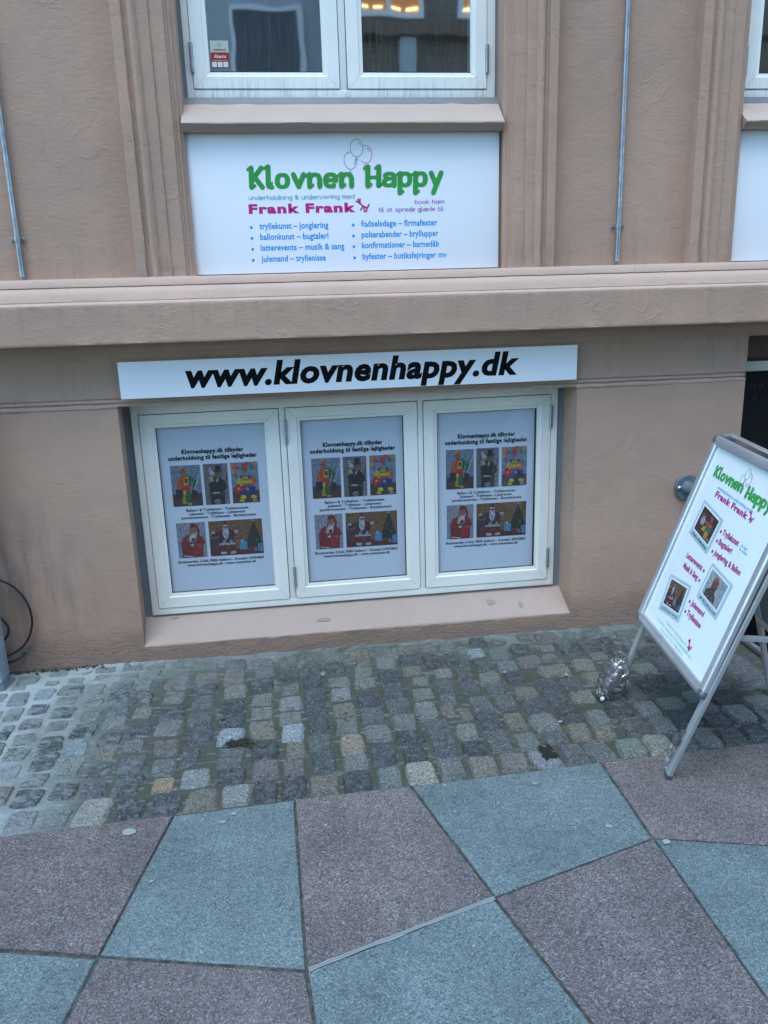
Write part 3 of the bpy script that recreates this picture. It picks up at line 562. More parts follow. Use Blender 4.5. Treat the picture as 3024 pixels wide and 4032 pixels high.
P_SANTA = [('r', 0, 0, 1, 1, C(125, 88, 52)), ('r', 0, 0, .30, .5, C(48, 46, 62)), ('r', 0, 0, 1, .18, C(95, 25, 22)), ('r', 0, .8, .6, .81, C(100, 66, 40)), ('r', 0, .65, .6, .66, C(100, 66, 40)), ('r', .0, .9, 1, .91, C(105, 70, 42)), ('r', 0, .72, .6, .73, C(108, 74, 44)),
 ('p', [(.84, .98), (.66, .24), (1.0, .24)], C(22, 36, 30)), ('p', [(.84, .8), (.62, .18), (1.0, .2)], C(26, 42, 34)), ('e', .84, .96, .012, .03, C(215, 200, 90)), ('e', .78, .5, .010, .02, C(190, 60, 40)), ('e', .88, .4, .010, .02, C(200, 180, 90)), ('e', .82, .62, .010, .02, C(200, 60, 60)),
 ('p', [(.19, .68), (.26, .76), (.38, .76), (.45, .68), (.47, .30), (.17, .30)], C(74, 16, 18)), ('s', [(.22, .68), (.12, .60), (.09, .64)], .075, C(80, 18, 20)), ('s', [(.42, .68), (.48, .58), (.50, .64)], .075, C(80, 18, 20)),
 ('e', .075, .66, .035, .06, C(168, 176, 188)), ('e', .075, .60, .03, .05, C(30, 28, 34)), ('e', .51, .66, .035, .06, C(176, 184, 194)), ('e', .51, .65, .016, .03, C(110, 80, 76)),
 ('p', [(.19, .34), (.33, .36), (.31, .10), (.20, .12)], C(108, 22, 24)), ('p', [(.33, .36), (.48, .34), (.47, .12), (.37, .10)], C(100, 20, 22)), ('p', [(.19, .12), (.31, .10), (.30, .03), (.20, .05)], C(178, 186, 196)), ('p', [(.37, .10), (.47, .12), (.48, .05), (.37, .03)], C(178, 186, 196)),
 ('p', [(.18, .36), (.47, .36), (.48, .30), (.17, .30)], C(168, 176, 188)), ('p', [(.24, .42), (.30, .46), (.31, .38), (.25, .36)], C(150, 158, 170)), ('p', [(.40, .46), (.44, .42), (.42, .36), (.37, .38)], C(150, 158, 170)),
 ('p', [(.265, .80), (.365, .80), (.375, .62), (.345, .50), (.31, .46), (.275, .52), (.25, .64)], C(186, 190, 200)), ('p', [(.285, .80), (.30, .66), (.30, .50), (.28, .58), (.26, .68)], C(160, 166, 178)), ('e', .318, .82, .028, .05, C(150, 92, 78)), ('p', [(.275, .88), (.365, .88), (.37, .84), (.27, .84)], C(190, 194, 204)), ('p', [(.28, .88), (.36, .88), (.34, .96), (.29, .97)], C(96, 22, 24)),
 ('r', .56, .14, .70, .36, C(80, 150, 185)), ('r', .62, .14, .63, .36, C(130, 190, 215)), ('r', .58, .30, .64, .44, C(110, 175, 205)), ('r', .90, .06, .99, .30, C(70, 140, 185)), ('r', .72, .10, .82, .22, C(120, 40, 60)), ('r', .08, .18, .17, .32, C(130, 36, 34)), ('r', .83, .08, .88, .18, C(110, 130, 160))]
P_STAGE = [('r', 0, 0, 1, 1, C(78, 26, 26)), ('r', 0, .5, 1, .9, C(68, 30, 32)), ('e', .25, .52, .12, .20, C(165, 175, 185)), ('e', .28, .74, .06, .06, C(120, 80, 66)), ('s', [(.05, .62), (.2, .8)], .015, C(150, 110, 100)), ('p', [(.52, .30), (.84, .32), (.86, .68), (.54, .66)], C(60, 110, 70)), ('e', .66, .60, .13, .08, C(195, 95, 40)), ('p', [(.44, .50), (.60, .50), (.62, .64), (.42, .62)], C(200, 70, 35)), ('e', .66, .78, .07, .07, skin), ('r', .58, .82, .74, .92, C(190, 75, 35)), ('p', [(.36, .20), (.56, .24), (.54, .42), (.40, .40)], C(195, 185, 60)), ('p', [(.60, .06), (.80, .06), (.80, .32), (.60, .32)], C(190, 150, 50)), ('e', .46, .58, .07, .07, C(150, 100, 80)), ('r', .78, .04, .97, .18, C(150, 120, 110))]
P_MAN = [('r', 0, 0, 1, 1, C(176, 190, 190)), ('r', .7, 0, 1, 1, C(165, 182, 184)), ('p', [(.12, 0), (.74, 0), (.70, .26), (.52, .40), (.26, .38), (.10, .22)], C(70, 58, 60)), ('p', [(.28, .30), (.58, .30), (.56, .55), (.30, .55)], C(105, 60, 52)), ('e', .44, .66, .165, .24, C(135, 78, 68)), ('e', .43, .50, .12, .10, C(78, 50, 46)), ('e', .42, .53, .05, .02, C(150, 110, 105)), ('e', .44, .82, .14, .10, C(150, 92, 80)), ('e', .2, .14, .05, .04, C(140, 120, 118)), ('e', .36, .10, .06, .04, C(135, 112, 110)), ('e', .55, .16, .05, .05, C(130, 112, 112)), ('e', .62, .05, .05, .04, C(145, 125, 122)), ('e', .40, .72, .03, .015, C(60, 40, 38)), ('e', .52, .72, .03, .015, C(60, 40, 38))]

# typeset lettering from the built-in outline face: x0..x1 wide, given x-height, fattened by off (share of the size)
_dg = bpy.context.evaluated_depsgraph_get
def outline(body, off, shear, res=3, sp=1.0):
    cu = bpy.data.curves.new('lettering', 'FONT'); cu.body = body; cu.size = 1.0; cu.offset = off; cu.shear = shear; cu.resolution_u = res; cu.fill_mode = 'FRONT'; cu.space_character = sp
    ob = bpy.data.objects.new('lettering', cu); COL.objects.link(ob); ev = ob.evaluated_get(_dg()); me = ev.to_mesh()
    V = [tuple(v.co) for v in me.vertices]; F = [tuple(p.vertices) for p in me.polygons]; ev.to_mesh_clear()
    bpy.data.objects.remove(ob); bpy.data.curves.remove(cu); return V, F
_xh = {}
def ftext(pr, body, x0, x1, base, xh, off=.0, shear=0.0, mat=None, parent=None, sp=1.0, rise=0.0, asc=1.0):
    bpy.context.view_layer.update()
    V, F = outline(body, off, shear, sp=sp)
    if off not in _xh:
        v2, _ = outline('x', off, 0); _xh[off] = (max(v[1] for v in v2), min(v[1] for v in v2))
    hi, lo = _xh[off]; a, b = min(v[0] for v in V), max(v[0] for v in V); sx = (x1 - x0) / (b - a); sy = xh / (hi - lo)
    def Y(y):
        y = y - lo; h = hi - lo
        return y * sy if y <= h else (h + (y - h) * asc) * sy
    mb = MB(); mb.add([pr.o + pr.U * (x0 + (x - a) * sx) + pr.V * (base + Y(y) + rise * (x - a) * sx) + pr.N * pr.lift for x, y, z in V], F)
    return mb.build('lettering', mat, parent)
def nz(x, y, z, s): return noise.noise(Vector((x * s, y * s, z * s)))
def grid_lines(a, b, step, extra=()):
    ls = sorted(set([a, b] + [e for e in extra if a < e < b])); out = []
    for p, q in zip(ls, ls[1:]):
        n = max(1, round((q - p) / step)); out += [p + (q - p) * i / n for i in range(n)]
    return out + [b]
def plate(name, x0, x1, z0, z1, yf, mat, parent, holes=(), step=.03, back=True):
    xs = grid_lines(x0, x1, step, [h[i] for h in holes for i in (0, 1)]); zs = grid_lines(z0, z1, step, [h[i] for h in holes for i in (2, 3)])
    mb = MB(); idx = {}
    def vid(i, j):
        if (i, j) not in idx: idx[i, j] = len(mb.v); mb.v.append((xs[i], yf(xs[i], zs[j]), zs[j]))
        return idx[i, j]
    for i in range(len(xs) - 1):
        for j in range(len(zs) - 1):
            cx, cz = (xs[i] + xs[i + 1]) / 2, (zs[j] + zs[j + 1]) / 2
            if any(h[0] < cx < h[1] and h[2] < cz < h[3] for h in holes): continue
            mb.f.append([vid(i, j), vid(i + 1, j), vid(i + 1, j + 1), vid(i, j + 1)]); mb.c.append(None); mb.m.append(0)
    return mb.build(name, mat, parent, smooth=True)
def run_profile(name, prof, a, b, axis, mat, parent, step=.03, jit=.0012, jf=None, ang=28, rev=False):
    """sweep a profile along x (profile = y,z) or along z (profile = x,y)"""
    n = max(1, round((b - a) / step)); mb = MB(); k = len(prof)
    for i in range(n + 1):
        t = a + (b - a) * i / n
        for j, (p, q) in enumerate(prof):
            v = (t, p, q) if axis == 'x' else (p, q, t)
            am = jit * (jf(*v) if jf else 1)
            v = (v[0] + (am * nz(v[2], j * .37, 3.1, 14) if axis == 'z' else 0), v[1] + am * 1.3 * nz(v[0] * .8, j * .31, v[2] * .8, 16), v[2] + (am * nz(v[0], j * .41, 9.2, 14) if axis == 'x' else 0))
            mb.v.append(v)
    for i in range(n):
        for j in range(k - 1):
            f = [i * k + j, i * k + j + 1, (i + 1) * k + j + 1, (i + 1) * k + j]
            mb.f.append(f[::-1] if rev else f); mb.c.append(None); mb.m.append(0)
    return mb.build(name, mat, parent, smooth=True, ang=ang)

M['sill_stain'] = flat_mat('grey_smudge', (.26, .225, .205), .9)
TILT = lambda x: (x - .28) * .0065        # the basement window has settled a little
# ------------------------------------------------------------ the building
B = tag(empty('building'), 'terracotta pink plastered house front with moulded cornice and white windows', 'building')
NX0, NX1, NZ0, NZ1 = -.727, 1.303, .074, 1.178
DX0, DX1 = 2.112, 3.30
def ylow(x, z):
    y = .003 * nz(x, 0, z, 2.2) + .0012 * nz(x, 1, z, 9)
    lo = max(0, 1 - z / .075)
    y -= lo * (.010 + .008 * nz(x, 3, z, 9) + .006 * nz(x, 5, z, 30))
    return y
plate('wall', -3.2, 4.6, -.12, 1.176, ylow, M['plaster'], B, holes=[(NX0, NX1, NZ0, 1.3), (DX0, DX1, -.2, 1.3)], step=.03)
plate('wall', -3.2, 4.6, 1.214, 1.395, lambda x, z: .002 * nz(x, 7, z, 2.5), M['plaster'], B, holes=[(DX0, DX1, 0, 2)], step=.03)
ban = [(.0005, 1.216), (.008, 1.2125), (.0055, 1.208), (.004, 1.196), (.012, 1.1925), (.010, 1.188), (-.0025, 1.182), (-.003, 1.174), (.004, 1.170)]
ban2 = [(.0005, 1.216), (.008, 1.2125), (.0055, 1.208), (.004, 1.196), (.012, 1.1925), (.010, 1.188), (.002, 1.183), (.003, 1.178), (.152, 1.180)]
run_profile('string_groove', ban, -3.2, NX0, 'x', M['plaster'], B, .02, .0018)
run_profile('string_groove', ban2, NX0, NX1, 'x', M['plaster'], B, .02, .0018)
run_profile('string_groove', ban, NX1, DX0, 'x', M['plaster'], B, .02, .0018)
run_profile('string_groove', ban, DX1, 4.6, 'x', M['plaster'], B, .02, .0018)
corn = [(.05, 1.7025), (-.058, 1.7005), (-.064, 1.697), (-.072, 1.684), (-.077, 1.676), (-.080, 1.668), (-.075, 1.6655), (-.085, 1.660), (-.099, 1.652), (-.111, 1.638), (-.119, 1.622), (-.125, 1.612), (-.124, 1.609), (-.139, 1.6045), (-.1455, 1.600), (-.147, 1.597), (-.147, 1.588),
        (-.147, 1.52), (-.147, 1.455), (-.1475, 1.446), (-.145, 1.4425), (-.030, 1.4440), (-.024, 1.440), (-.021, 1.408), (-.018, 1.4035), (-.008, 1.4045), (-.0065, 1.400), (-.006, 1.380), (-.004, 1.3755), (.006, 1.3755)]
run_profile('cornice', corn, -3.2, 4.6, 'x', M['plaster'], B, .03, .0007, ang=40)
# upper wall
yup = lambda x, z: .004 * nz(x, 11, z, 1.6) + .0015 * nz(x, 2, z, 8) - max(0, 1 - abs(z - 1.70) / .09) * .003 * abs(nz(x, 4, z, 20))
PER = 2.341
plate('wall', -3.2, 4.6, 1.685, 4.6, yup, M['plaster'], B, holes=[(-.36, .96, 1.4, 3.75), (-.36 + PER, .96 + PER, 1.4, 3.75)], step=.045)
def crumble(x, y, z): return 1 + 4.5 * max(0, 1 - (z - 1.69) / .16) + (1.5 if abs(z - 2.27) < .03 else 0)
LP = [(-.576, .012), (-.5765, -.054), (-.574, -.058), (-.540, -.060), (-.536, -.058), (-.5335, -.047), (-.520, -.045), (-.5175, -.050), (-.511, -.058), (-.503, -.0605), (-.494, -.058), (-.486, -.051), (-.4825, -.044), (-.444, -.044),
      (-.4405, -.0425), (-.4395, -.036), (-.387, -.0355), (-.3845, -.034), (-.384, -.027), (-.376, -.025), (-.3735, -.018), (-.362, -.016), (-.3605, -.008), (-.352, -.005), (-.3465, .0), (-.3455, .096)]
def mirror(P, c=.3025, k=.95): return [(2 * c - x, y) for x, y in P]
RP = [(.945 + (x - .9505) * (.213 / .2305), y) for x, y in mirror(LP)]
for dx in (0, PER):
    for nm, P_, rv in (('architrave', LP, True), ('architrave', RP, False)):
        run_profile(nm, [(x + dx, y) for x, y in P_], 1.697, 3.9, 'z', M['plaster'], B, .02, .0009, crumble, ang=24, rev=rv)
    # panel behind the sign, window head, moulded sill
    mb = MB(); mb.box(-.3455 + dx, .945 + dx, .03, .06, 1.69, 2.27); mb.build('recessed_panel', M['plaster'], B)
    mb = MB(); mb.box(-.36 + dx, .96 + dx, -.03, .2, 3.74, 3.9); mb.build('lintel', M['plaster'], B)
    sill = [(.088, 2.368), (.052, 2.3605), (.030, 2.340), (-.030, 2.284), (-.042, 2.2765), (-.0455, 2.272), (-.045, 2.268), (-.022, 2.2505), (-.020, 2.245), (.030, 2.243)]
    run_profile('window_sill', sill, -.353 + dx, .940 + dx, 'x', M['sill'], B, .02, .0012, ang=40)
    for xe, sg in ((-.353 + dx, 1), (.940 + dx, -1)):
        mb = MB(); mb.add([(xe, y, z) for y, z in sill], [tuple(range(len(sill)))]); mb.build('sill_end', M['plaster'], B)

def sash_members(x0, x1, z0, z1, y0, y1, wl, wb, wt, tilt):
    """four mitred members with a thin open mitre, as one mesh"""
    gp = .0006; mb = MB()
    O = [(x0, z0), (x1, z0), (x1, z1), (x0, z1)]; I = [(x0 + wl, z0 + wb), (x1 - wl, z0 + wb), (x1 - wl, z1 - wt), (x0 + wl, z1 - wt)]
    for k in range(4):
        a, b, c, d2 = O[k], O[(k + 1) % 4], I[(k + 1) % 4], I[k]
        dx_, dz_ = (b[0] - a[0]), (b[1] - a[1]); L = math.hypot(dx_, dz_); tx, tz = dx_ / L * gp, dz_ / L * gp
        q = [(a[0] + tx, a[1] + tz), (b[0] - tx, b[1] - tz), (c[0] - tx, c[1] - tz), (d2[0] + tx, d2[1] + tz)]
        # glazing step: inner 30% of the width sits 6 mm back
        e = .72; mid = [(q[0][0] * (1 - e) + q[3][0] * e, q[0][1] * (1 - e) + q[3][1] * e), (q[1][0] * (1 - e) + q[2][0] * e, q[1][1] * (1 - e) + q[2][1] * e)]
        e2 = .78; mi2 = [(q[0][0] * (1 - e2) + q[3][0] * e2, q[0][1] * (1 - e2) + q[3][1] * e2), (q[1][0] * (1 - e2) + q[2][0] * e2, q[1][1] * (1 - e2) + q[2][1] * e2)]
        rows = [(q[0], q[1], y1), (q[0], q[1], y0 + .0015), (q[0], q[1], y0), (mid[0], mid[1], y0), (mi2[0], mi2[1], y0 + .006), (q[3], q[2], y0 + .0085), (q[3], q[2], y1)]
        vs = []
        for p, r_, y in rows: vs += [(p[0], y, p[1] + tilt(p[0])), (r_[0], y, r_[1] + tilt(r_[0]))]
        fs = [(2 * i, 2 * i + 1, 2 * i + 3, 2 * i + 2) for i in range(len(rows) - 1)] + [(0, 2, 4, 6, 8, 10, 12), (1, 3, 5, 7, 9, 11, 13)]
        mb.add(vs, fs)
    return mb
def hinge(x, z0, z1, y, parent, tilt=lambda x: 0):
    mb = MB(); zc = (z0 + z1) / 2 + tilt(x); h = (z1 - z0) / 2
    mb.tube([(x, y, zc - h), (x, y, zc - .002)], .0075, 12); mb.tube([(x, y, zc + .002), (x, y, zc + h)], .0075, 12); mb.tube([(x, y, zc - .003), (x, y, zc + .003)], .0062, 10)
    mb.tube([(x, y, zc + h), (x, y, zc + h + .004)], [.006, .003], 10)
    return mb.build('hinge', M['galvanised'], parent, smooth=True)

# basement window
FT, FB = 1.186, .180
flat0 = lambda x: 0
mb = MB()
fx0, fx1, fy0, fy1 = -.700, 1.256, .126, .19
def fbox(mb, x0, x1, z0, z1, y0=fy0, y1=fy1, tl=TILT):
    v = [(x, y, z + tl(x)) for x in (x0, x1) for y in (y0, y1) for z in (z0, z1)]
    mb.add(v, [(0, 1, 3, 2), (4, 6, 7, 5), (0, 4, 5, 1), (2, 3, 7, 6), (0, 2, 6, 4), (1, 5, 7, 3)])
fbox(mb, fx0, -.669, FB, FT); fbox(mb, 1.224, fx1, FB, FT); fbox(mb, -.669, 1.224, FB, .2115); fbox(mb, -.669, 1.224, 1.130, FT)
fbox(mb, -.050, -.023, .2115, 1.130); fbox(mb, .586, .610, .2115, 1.130)
bw = mb.build('window', M['white_frame'], B, bevel=.0012); bw['label'] = 'low white three light basement window with posters behind the glass'
mb = MB(); fbox(mb, -.669, 1.224, .2115, 1.130, .158, .185); mb.build('rebate', M['gasket'], bw) if False else None
for x0, x1, gx0, gx1 in ((-.666, -.053, -.601, -.115), (-.020, .583, .0435, .518), (.613, 1.221, .677, 1.152)):
    z0, z1 = .2145, 1.127
    s = sash_members(x0, x1, z0, z1, .1215, .185, gx0 - x0, .0685, .0605, TILT); s.m = [0] * len(s.f)
    so = s.build('sash', M['white_frame'], bw, bevel=0)
    mb = MB(); e = .0022
    for a in ((gx0 - e, gx0 + e * 1.2, z0 + .066, z1 - .058), (gx1 - e * 1.2, gx1 + e, z0 + .066, z1 - .058)): fbox(mb, *a, .1325, .139)
    for a in ((gx0, gx1, z0 + .0665, z0 + .0705), (gx0, gx1, z1 - .0625, z1 - .0585)): fbox(mb, *a, .1322, .139)
    mb.build_each('gasket', M['gasket'], bw)
    mb = MB(); xa, xb = gx0 - .004, gx1 + .004; za, zb = z0 + .063, z1 - .055
    mb.add([(xa, .1375, za + TILT(xa)), (xb, .1375, za + TILT(xb)), (xb, .1375, zb + TILT(xb)), (xa, .1375, zb + TILT(xa))], [(0, 1, 2, 3)]); mb.build('pane', M['glass_low'], bw)
for x, z0, z1 in ((-.0215, .966, 1.072), (-.0215, .272, .374), (1.2225, .968, 1.078), (1.2225, .276, .376)): hinge(x, z0, z1, .1195, bw, TILT)
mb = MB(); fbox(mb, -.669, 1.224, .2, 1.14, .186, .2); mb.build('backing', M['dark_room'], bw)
# grey flashing at the sides, plaster reveals and sloping sill
mb = MB(); mb.add([(-.736, .137, .1), (-.699, .137, .1), (-.699, .137, 1.19), (-.736, .137, 1.19)], [(0, 1, 2, 3)]); mb.add([(1.255, .137, .15), (1.29, .137, .15), (1.29, .137, 1.19), (1.255, .137, 1.19)], [(0, 1, 2, 3)]); mb.build_each('side_trim', M['grey_trim'], bw, 1)
def reveal(xa, xb, nm='reveal'):
    ys = [i / 6 for i in range(7)]; zs = [i / 36 for i in range(37)]; mb = MB()
    for t in ys:
        for q in zs:
            z = (.05 + .06 * t) + q * (1.182 - .05 - .06 * t); x = xa + (xb - xa) * t + .0025 * nz(t, z, xa, 6) * (1 if 0 < t < 1 else 0)
            y = ylow(xa, z) if t == 0 else .152 * t
            mb.v.append((x, y, z))
    for i in range(6):
        for j in range(36): mb.f.append([i * 37 + j, (i + 1) * 37 + j, (i + 1) * 37 + j + 1, i * 37 + j + 1]); mb.c.append(None); mb.m.append(0)
    return mb.build(nm, M['plaster'], B, smooth=True)
reveal(NX0, -.736); reveal(NX1, 1.288)
mb = MB(); n = 70
prof = [(.002, .066), (-.001, .0745), (.006, .080), (.03, .0935), (.08, .127), (.135, .165), (.15, .172)]
for i in range(n + 1):
    t = i / n; x = NX0 + (NX1 - NX0) * t
    for j, (y, z) in enumerate(prof):
        xx = x + (-.009 * (1 - t) - .015 * t) * y / .15
        yy = y + .003 * nz(x, j, 0, 5); zz = z + .008 * (t - .3) + .003 * nz(x, j * .4, 4, 7)
        mb.v.append((xx, ylow(x, NZ0) - .0005 if j == 0 else yy, zz))
k_ = len(prof)
for i in range(n):
    for j in range(k_ - 1): mb.f.append([i * k_ + j, (i + 1) * k_ + j, (i + 1) * k_ + j + 1, i * k_ + j + 1]); mb.c.append(None); mb.m.append(0)
mb.build('sloping_sill', M['sill'], B, smooth=True, ang=60)

for x, z_, a, b in ((.105, .112, .034, .007), (.925, .125, .020, .010), (1.07, .112, .010, .012), (-.60, .150, .018, .004)):
    n = 14; mb = MB(); v = []; yc = .02 + .115 * (z_ - .088) / .070; SP = [(.0, .0755), (.006, .080), (.03, .0935), (.08, .127), (.135, .165), (.15, .172)]
    def sz(x_, y_):
        for (y0, z0), (y1, z1) in zip(SP, SP[1:]):
            if y_ <= y1: return z0 + (z1 - z0) * (y_ - y0) / (y1 - y0) + .008 * ((x_ - NX0) / (NX1 - NX0) - .3) + .003 * nz(x_, 1.2, 4, 7)
        return .17
    for i in range(n):
        t = 2 * math.pi * i / n; f_ = 1 + .5 * noise.noise(Vector((math.cos(t) * 1.5, math.sin(t) * 1.5, x * 9)))
        x_, y_ = x + a * f_ * math.cos(t), min(.13, max(.004, yc + b * 1.2 * f_ * math.sin(t))); v.append((x_, y_ - .0015, sz(x_, y_) + .0032))
    mb.add(v, [tuple(range(n))]); mb.build('stain', M['sill_stain'], B)
# upper windows
def upper_window(dx, label):
    fz = 2.391; mb = MB(); y0, y1 = .088, .16
    T0 = flat0
    fbox(mb, -.330 + dx, -.3035 + dx, fz, 3.72, y0, y1, T0); fbox(mb, .8985 + dx, .933 + dx, fz, 3.72, y0, y1, T0); fbox(mb, -.3035 + dx, .8985 + dx, fz, 2.4215, y0, y1, T0)
    fbox(mb, -.3035 + dx, .8985 + dx, 3.69, 3.72, y0, y1, T0); fbox(mb, .2855 + dx, .313 + dx, 2.4215, 3.69, y0, y1, T0)
    wn = mb.build('window', M['white_frame_rain'], B, bevel=.0012); wn['label'] = label
    for x0, x1, gx0, gx1 in ((-.301, .2825, -.235, .215), (.316, .896, .381, .829)):
        s = sash_members(x0 + dx, x1 + dx, 2.4245, 3.687, y0 - .004, .155, gx0 - x0, .0605, .06, T0); s.build('sash', M['white_frame_rain'], wn)
        mb = MB(); fbox(mb, gx0 + dx - .004, gx1 + dx + .004, 2.481, 2.4885, y0 + .0045, y0 + .006, T0)
        mb.build('gasket', M['gasket'], wn)
        mb = MB(); xa, xb = gx0 - .004 + dx, gx1 + .004 + dx
        mb.add([(xa, .101, 2.48), (xb, .101, 2.48), (xb, .101, 3.63), (xa, .101, 3.63)], [(0, 1, 2, 3)]); mb.build('pane', M['glass_up'], wn)
    for x in (-.3025 + dx, .8975 + dx): hinge(x, 2.482, 2.588, .082, wn); hinge(x, 3.4, 3.51, .082, wn)
    mb = MB(); mb.add([(-.352 + dx, .092, 2.372), (-.329 + dx, .092, 2.372), (-.329 + dx, .092, 3.75), (-.352 + dx, .092, 3.75)], [(0, 1, 2, 3)])
    mb.add([(.932 + dx, .092, 2.372), (.949 + dx, .092, 2.372), (.949 + dx, .092, 3.75), (.932 + dx, .092, 3.75)], [(0, 1, 2, 3)])
    mb.build_each('side_trim', M['grey_trim'], wn, 1)
    mb = MB(); mb.add([(-.37 + dx, .0895, 2.392), (.97 + dx, .0895, 2.392), (.97 + dx, .075, 2.389), (-.37 + dx, .075, 2.389), (-.37 + dx, .050, 2.3595), (.97 + dx, .050, 2.3595)], [(0, 1, 2, 3), (3, 2, 5, 4)]); mb.build('flashing', M['dark_flash'], wn)
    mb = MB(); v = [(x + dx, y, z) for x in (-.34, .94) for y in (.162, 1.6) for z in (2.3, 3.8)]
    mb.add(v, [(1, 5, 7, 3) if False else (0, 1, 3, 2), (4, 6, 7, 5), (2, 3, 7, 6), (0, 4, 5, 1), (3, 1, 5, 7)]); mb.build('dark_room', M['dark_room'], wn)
    return wn
upper_window(0, 'white two light window with rain streaks above the large sign')
upper_window(PER, 'white window at the top right edge of the photograph')

# door recess and basement stair
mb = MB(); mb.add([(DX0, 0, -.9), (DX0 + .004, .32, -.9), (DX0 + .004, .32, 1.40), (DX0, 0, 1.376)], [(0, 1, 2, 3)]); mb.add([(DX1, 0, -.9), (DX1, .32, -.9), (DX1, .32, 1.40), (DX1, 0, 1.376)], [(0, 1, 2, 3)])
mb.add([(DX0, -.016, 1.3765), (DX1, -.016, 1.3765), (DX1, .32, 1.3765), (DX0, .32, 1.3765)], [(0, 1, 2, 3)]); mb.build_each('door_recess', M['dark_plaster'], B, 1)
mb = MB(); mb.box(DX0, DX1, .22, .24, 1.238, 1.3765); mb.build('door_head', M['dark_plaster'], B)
mb = MB(); fbox(mb, DX0 + .01, DX1 - .01, 1.196, 1.243, .19, .24, flat0); fbox(mb, DX0 + .01, DX0 + .05, -.88, 1.196, .19, .24, flat0); fbox(mb, DX1 - .05, DX1 - .01, -.88, 1.196, .19, .24, flat0)
dr = mb.build('door', M['white_frame'], B, bevel=.001); dr['label'] = 'dark glazed basement door below the cornice at the right edge'
mb = MB(); mb.add([(DX0 + .05, .21, -.88), (DX1 - .05, .21, -.88), (DX1 - .05, .21, 1.2), (DX0 + .05, .21, 1.2)], [(0, 1, 2, 3)]); mb.build('pane', M['door_dark'], dr)
mb = MB(); fbox(mb, DX0, DX1, 1.2435, 1.258, .2, .219, flat0); mb.build('head_trim', M['gasket'], dr)
pr = Print((0, .209, 0)); pr.text('www.klovnenhappy.dk', 2.262, 2.82, 1.105, .030, .006, slant=.15, single=False); pr.text('www.guitaristen.dk', 2.272, 2.80, 1.045, .030, .006, slant=.15, single=False); pr.build('lettering', M['ink_ghost'], dr)
mb = MB()
for (a, b_) in (((2.105, 0, .905), (2.113, 0, .862)),):
    mb.add([(2.094, -.0035, .905), (2.110, -.0035, .915), (2.114, -.003, .88), (2.108, -.0035, .852), (2.098, -.0035, .862), (2.090, -.0035, .884)], [(0, 1, 2, 3, 4, 5)])
mb.build('chipped_plaster', flat_mat('pale_chipped_patch', (.30, .40, .42), .9), B)

# ------------------------------------------------------------ ground
G = tag(empty('pavement'), kind='structure')
def front(x): return -1.194 + (x + .45) * .0397          # line between setts and slabs
SX0, SX1, SY0 = 2.03, 3.36, -.60                          # stair well opening
# street ground with the stair well left open
mb = MB()
for x0, x1, y0, y1 in ((-60, SX0, -60, .05), (SX1, 60, -60, .05), (SX0, SX1, -60, SY0)): mb.add([(x0, y0, -.035), (x1, y0, -.035), (x1, y1, -.035), (x0, y1, -.035)], [(0, 1, 2, 3)])
tag(mb.build('ground', M['joint']), kind='structure')
# mortar bed
mb = MB(); xs = grid_lines(-3.1, 4.5, .018, (SX0, SX1)); xs = [x for x in xs if -1.7 < x < 2.6] ; nyr = 66
xs = [-3.1] + xs + [4.5] if False else xs
def bedz(x, y):
    back = max(0, 1 - (-y) / .10)
    lo = min(1, max(0, (x + 1.0) / .9))
    z = -.0040 - .0058 * lo + .0030 * nz(x, y, 1, 24) + .0028 * nz(x, y, 5, 9) + .0012 * nz(x, y, 8, 70)
    z += back * back * .010 * (1 if x > -.95 else .3)
    fr = max(0, 1 - (y - front(x)) / .03); z -= fr * .006
    return z
for i, x in enumerate(xs):
    for j in range(nyr + 1):
        t = j / nyr; y = front(x) * (1 - t) + .012 * t
        mb.v.append((x, y, bedz(x, y)))
for i in range(len(xs) - 1):
    for j in range(nyr):
        cx, cy = (xs[i] + xs[i + 1]) / 2, front(xs[i]) * (1 - (j + .5) / nyr)
        if SX0 < cx < SX1 and cy > SY0: continue
        a = i * (nyr + 1) + j; mb.f.append([a, a + nyr + 1, a + nyr + 2, a + 1]); mb.c.append(None); mb.m.append(0)
mb.build('mortar_bed', M['mortar'], G, smooth=True)

# setts: fourteen irregular shapes shared by all stones
def sett_mesh(seed):
    rnd = random.Random(seed); n = 8; vs = []; fs = []; ex = rnd.uniform(7.0, 14.0); off = rnd.random() * 50
    sk = rnd.uniform(-.09, .09); tp = rnd.uniform(-.08, .08)
    for i in range(n + 1):
        for j in range(n + 1):
            u, v = -1 + 2 * i / n, -1 + 2 * j / n
            rr = max(abs(u), abs(v))
            if rr > 0:
                l = (abs(u) ** ex + abs(v) ** ex) ** (1 / ex); u2, v2 = u / l * rr, v / l * rr
            else: u2 = v2 = 0
            e = rr ** 3
            u2 += e * .16 * noise.noise(Vector((u * 1.4, v * 1.4, off))); v2 += e * .16 * noise.noise(Vector((u * 1.4, v * 1.4, off + 9)))
            u2 += e * .07 * noise.noise(Vector((u * 4, v * 4, off + 20))); v2 += e * .07 * noise.noise(Vector((u * 4, v * 4, off + 30)))
            u2 += sk * v2 + tp * u2 * v2
            z = -.62 * (max(0, rr - .76) / .24) ** 2.4 + .16 * noise.noise(Vector((u * 1.1, v * 1.1, off + 3))) + .10 * noise.noise(Vector((u * 3, v * 3, off + 5)))
            if rr > .99: z = -1.6
            vs.append((u2 * .5, v2 * .5, z))
    for i in range(n):
        for j in range(n): a = i * (n + 1) + j; fs.append((a, a + n + 1, a + n + 2, a + 1))
    me = bpy.data.meshes.new('cobblestone'); me.from_pydata(vs, [], fs); me.materials.append(M['stone'])
    me.polygons.foreach_set('use_smooth', [True] * len(fs)); me.update(); return me
SH = [sett_mesh(i) for i in range(16)]
KT = .68
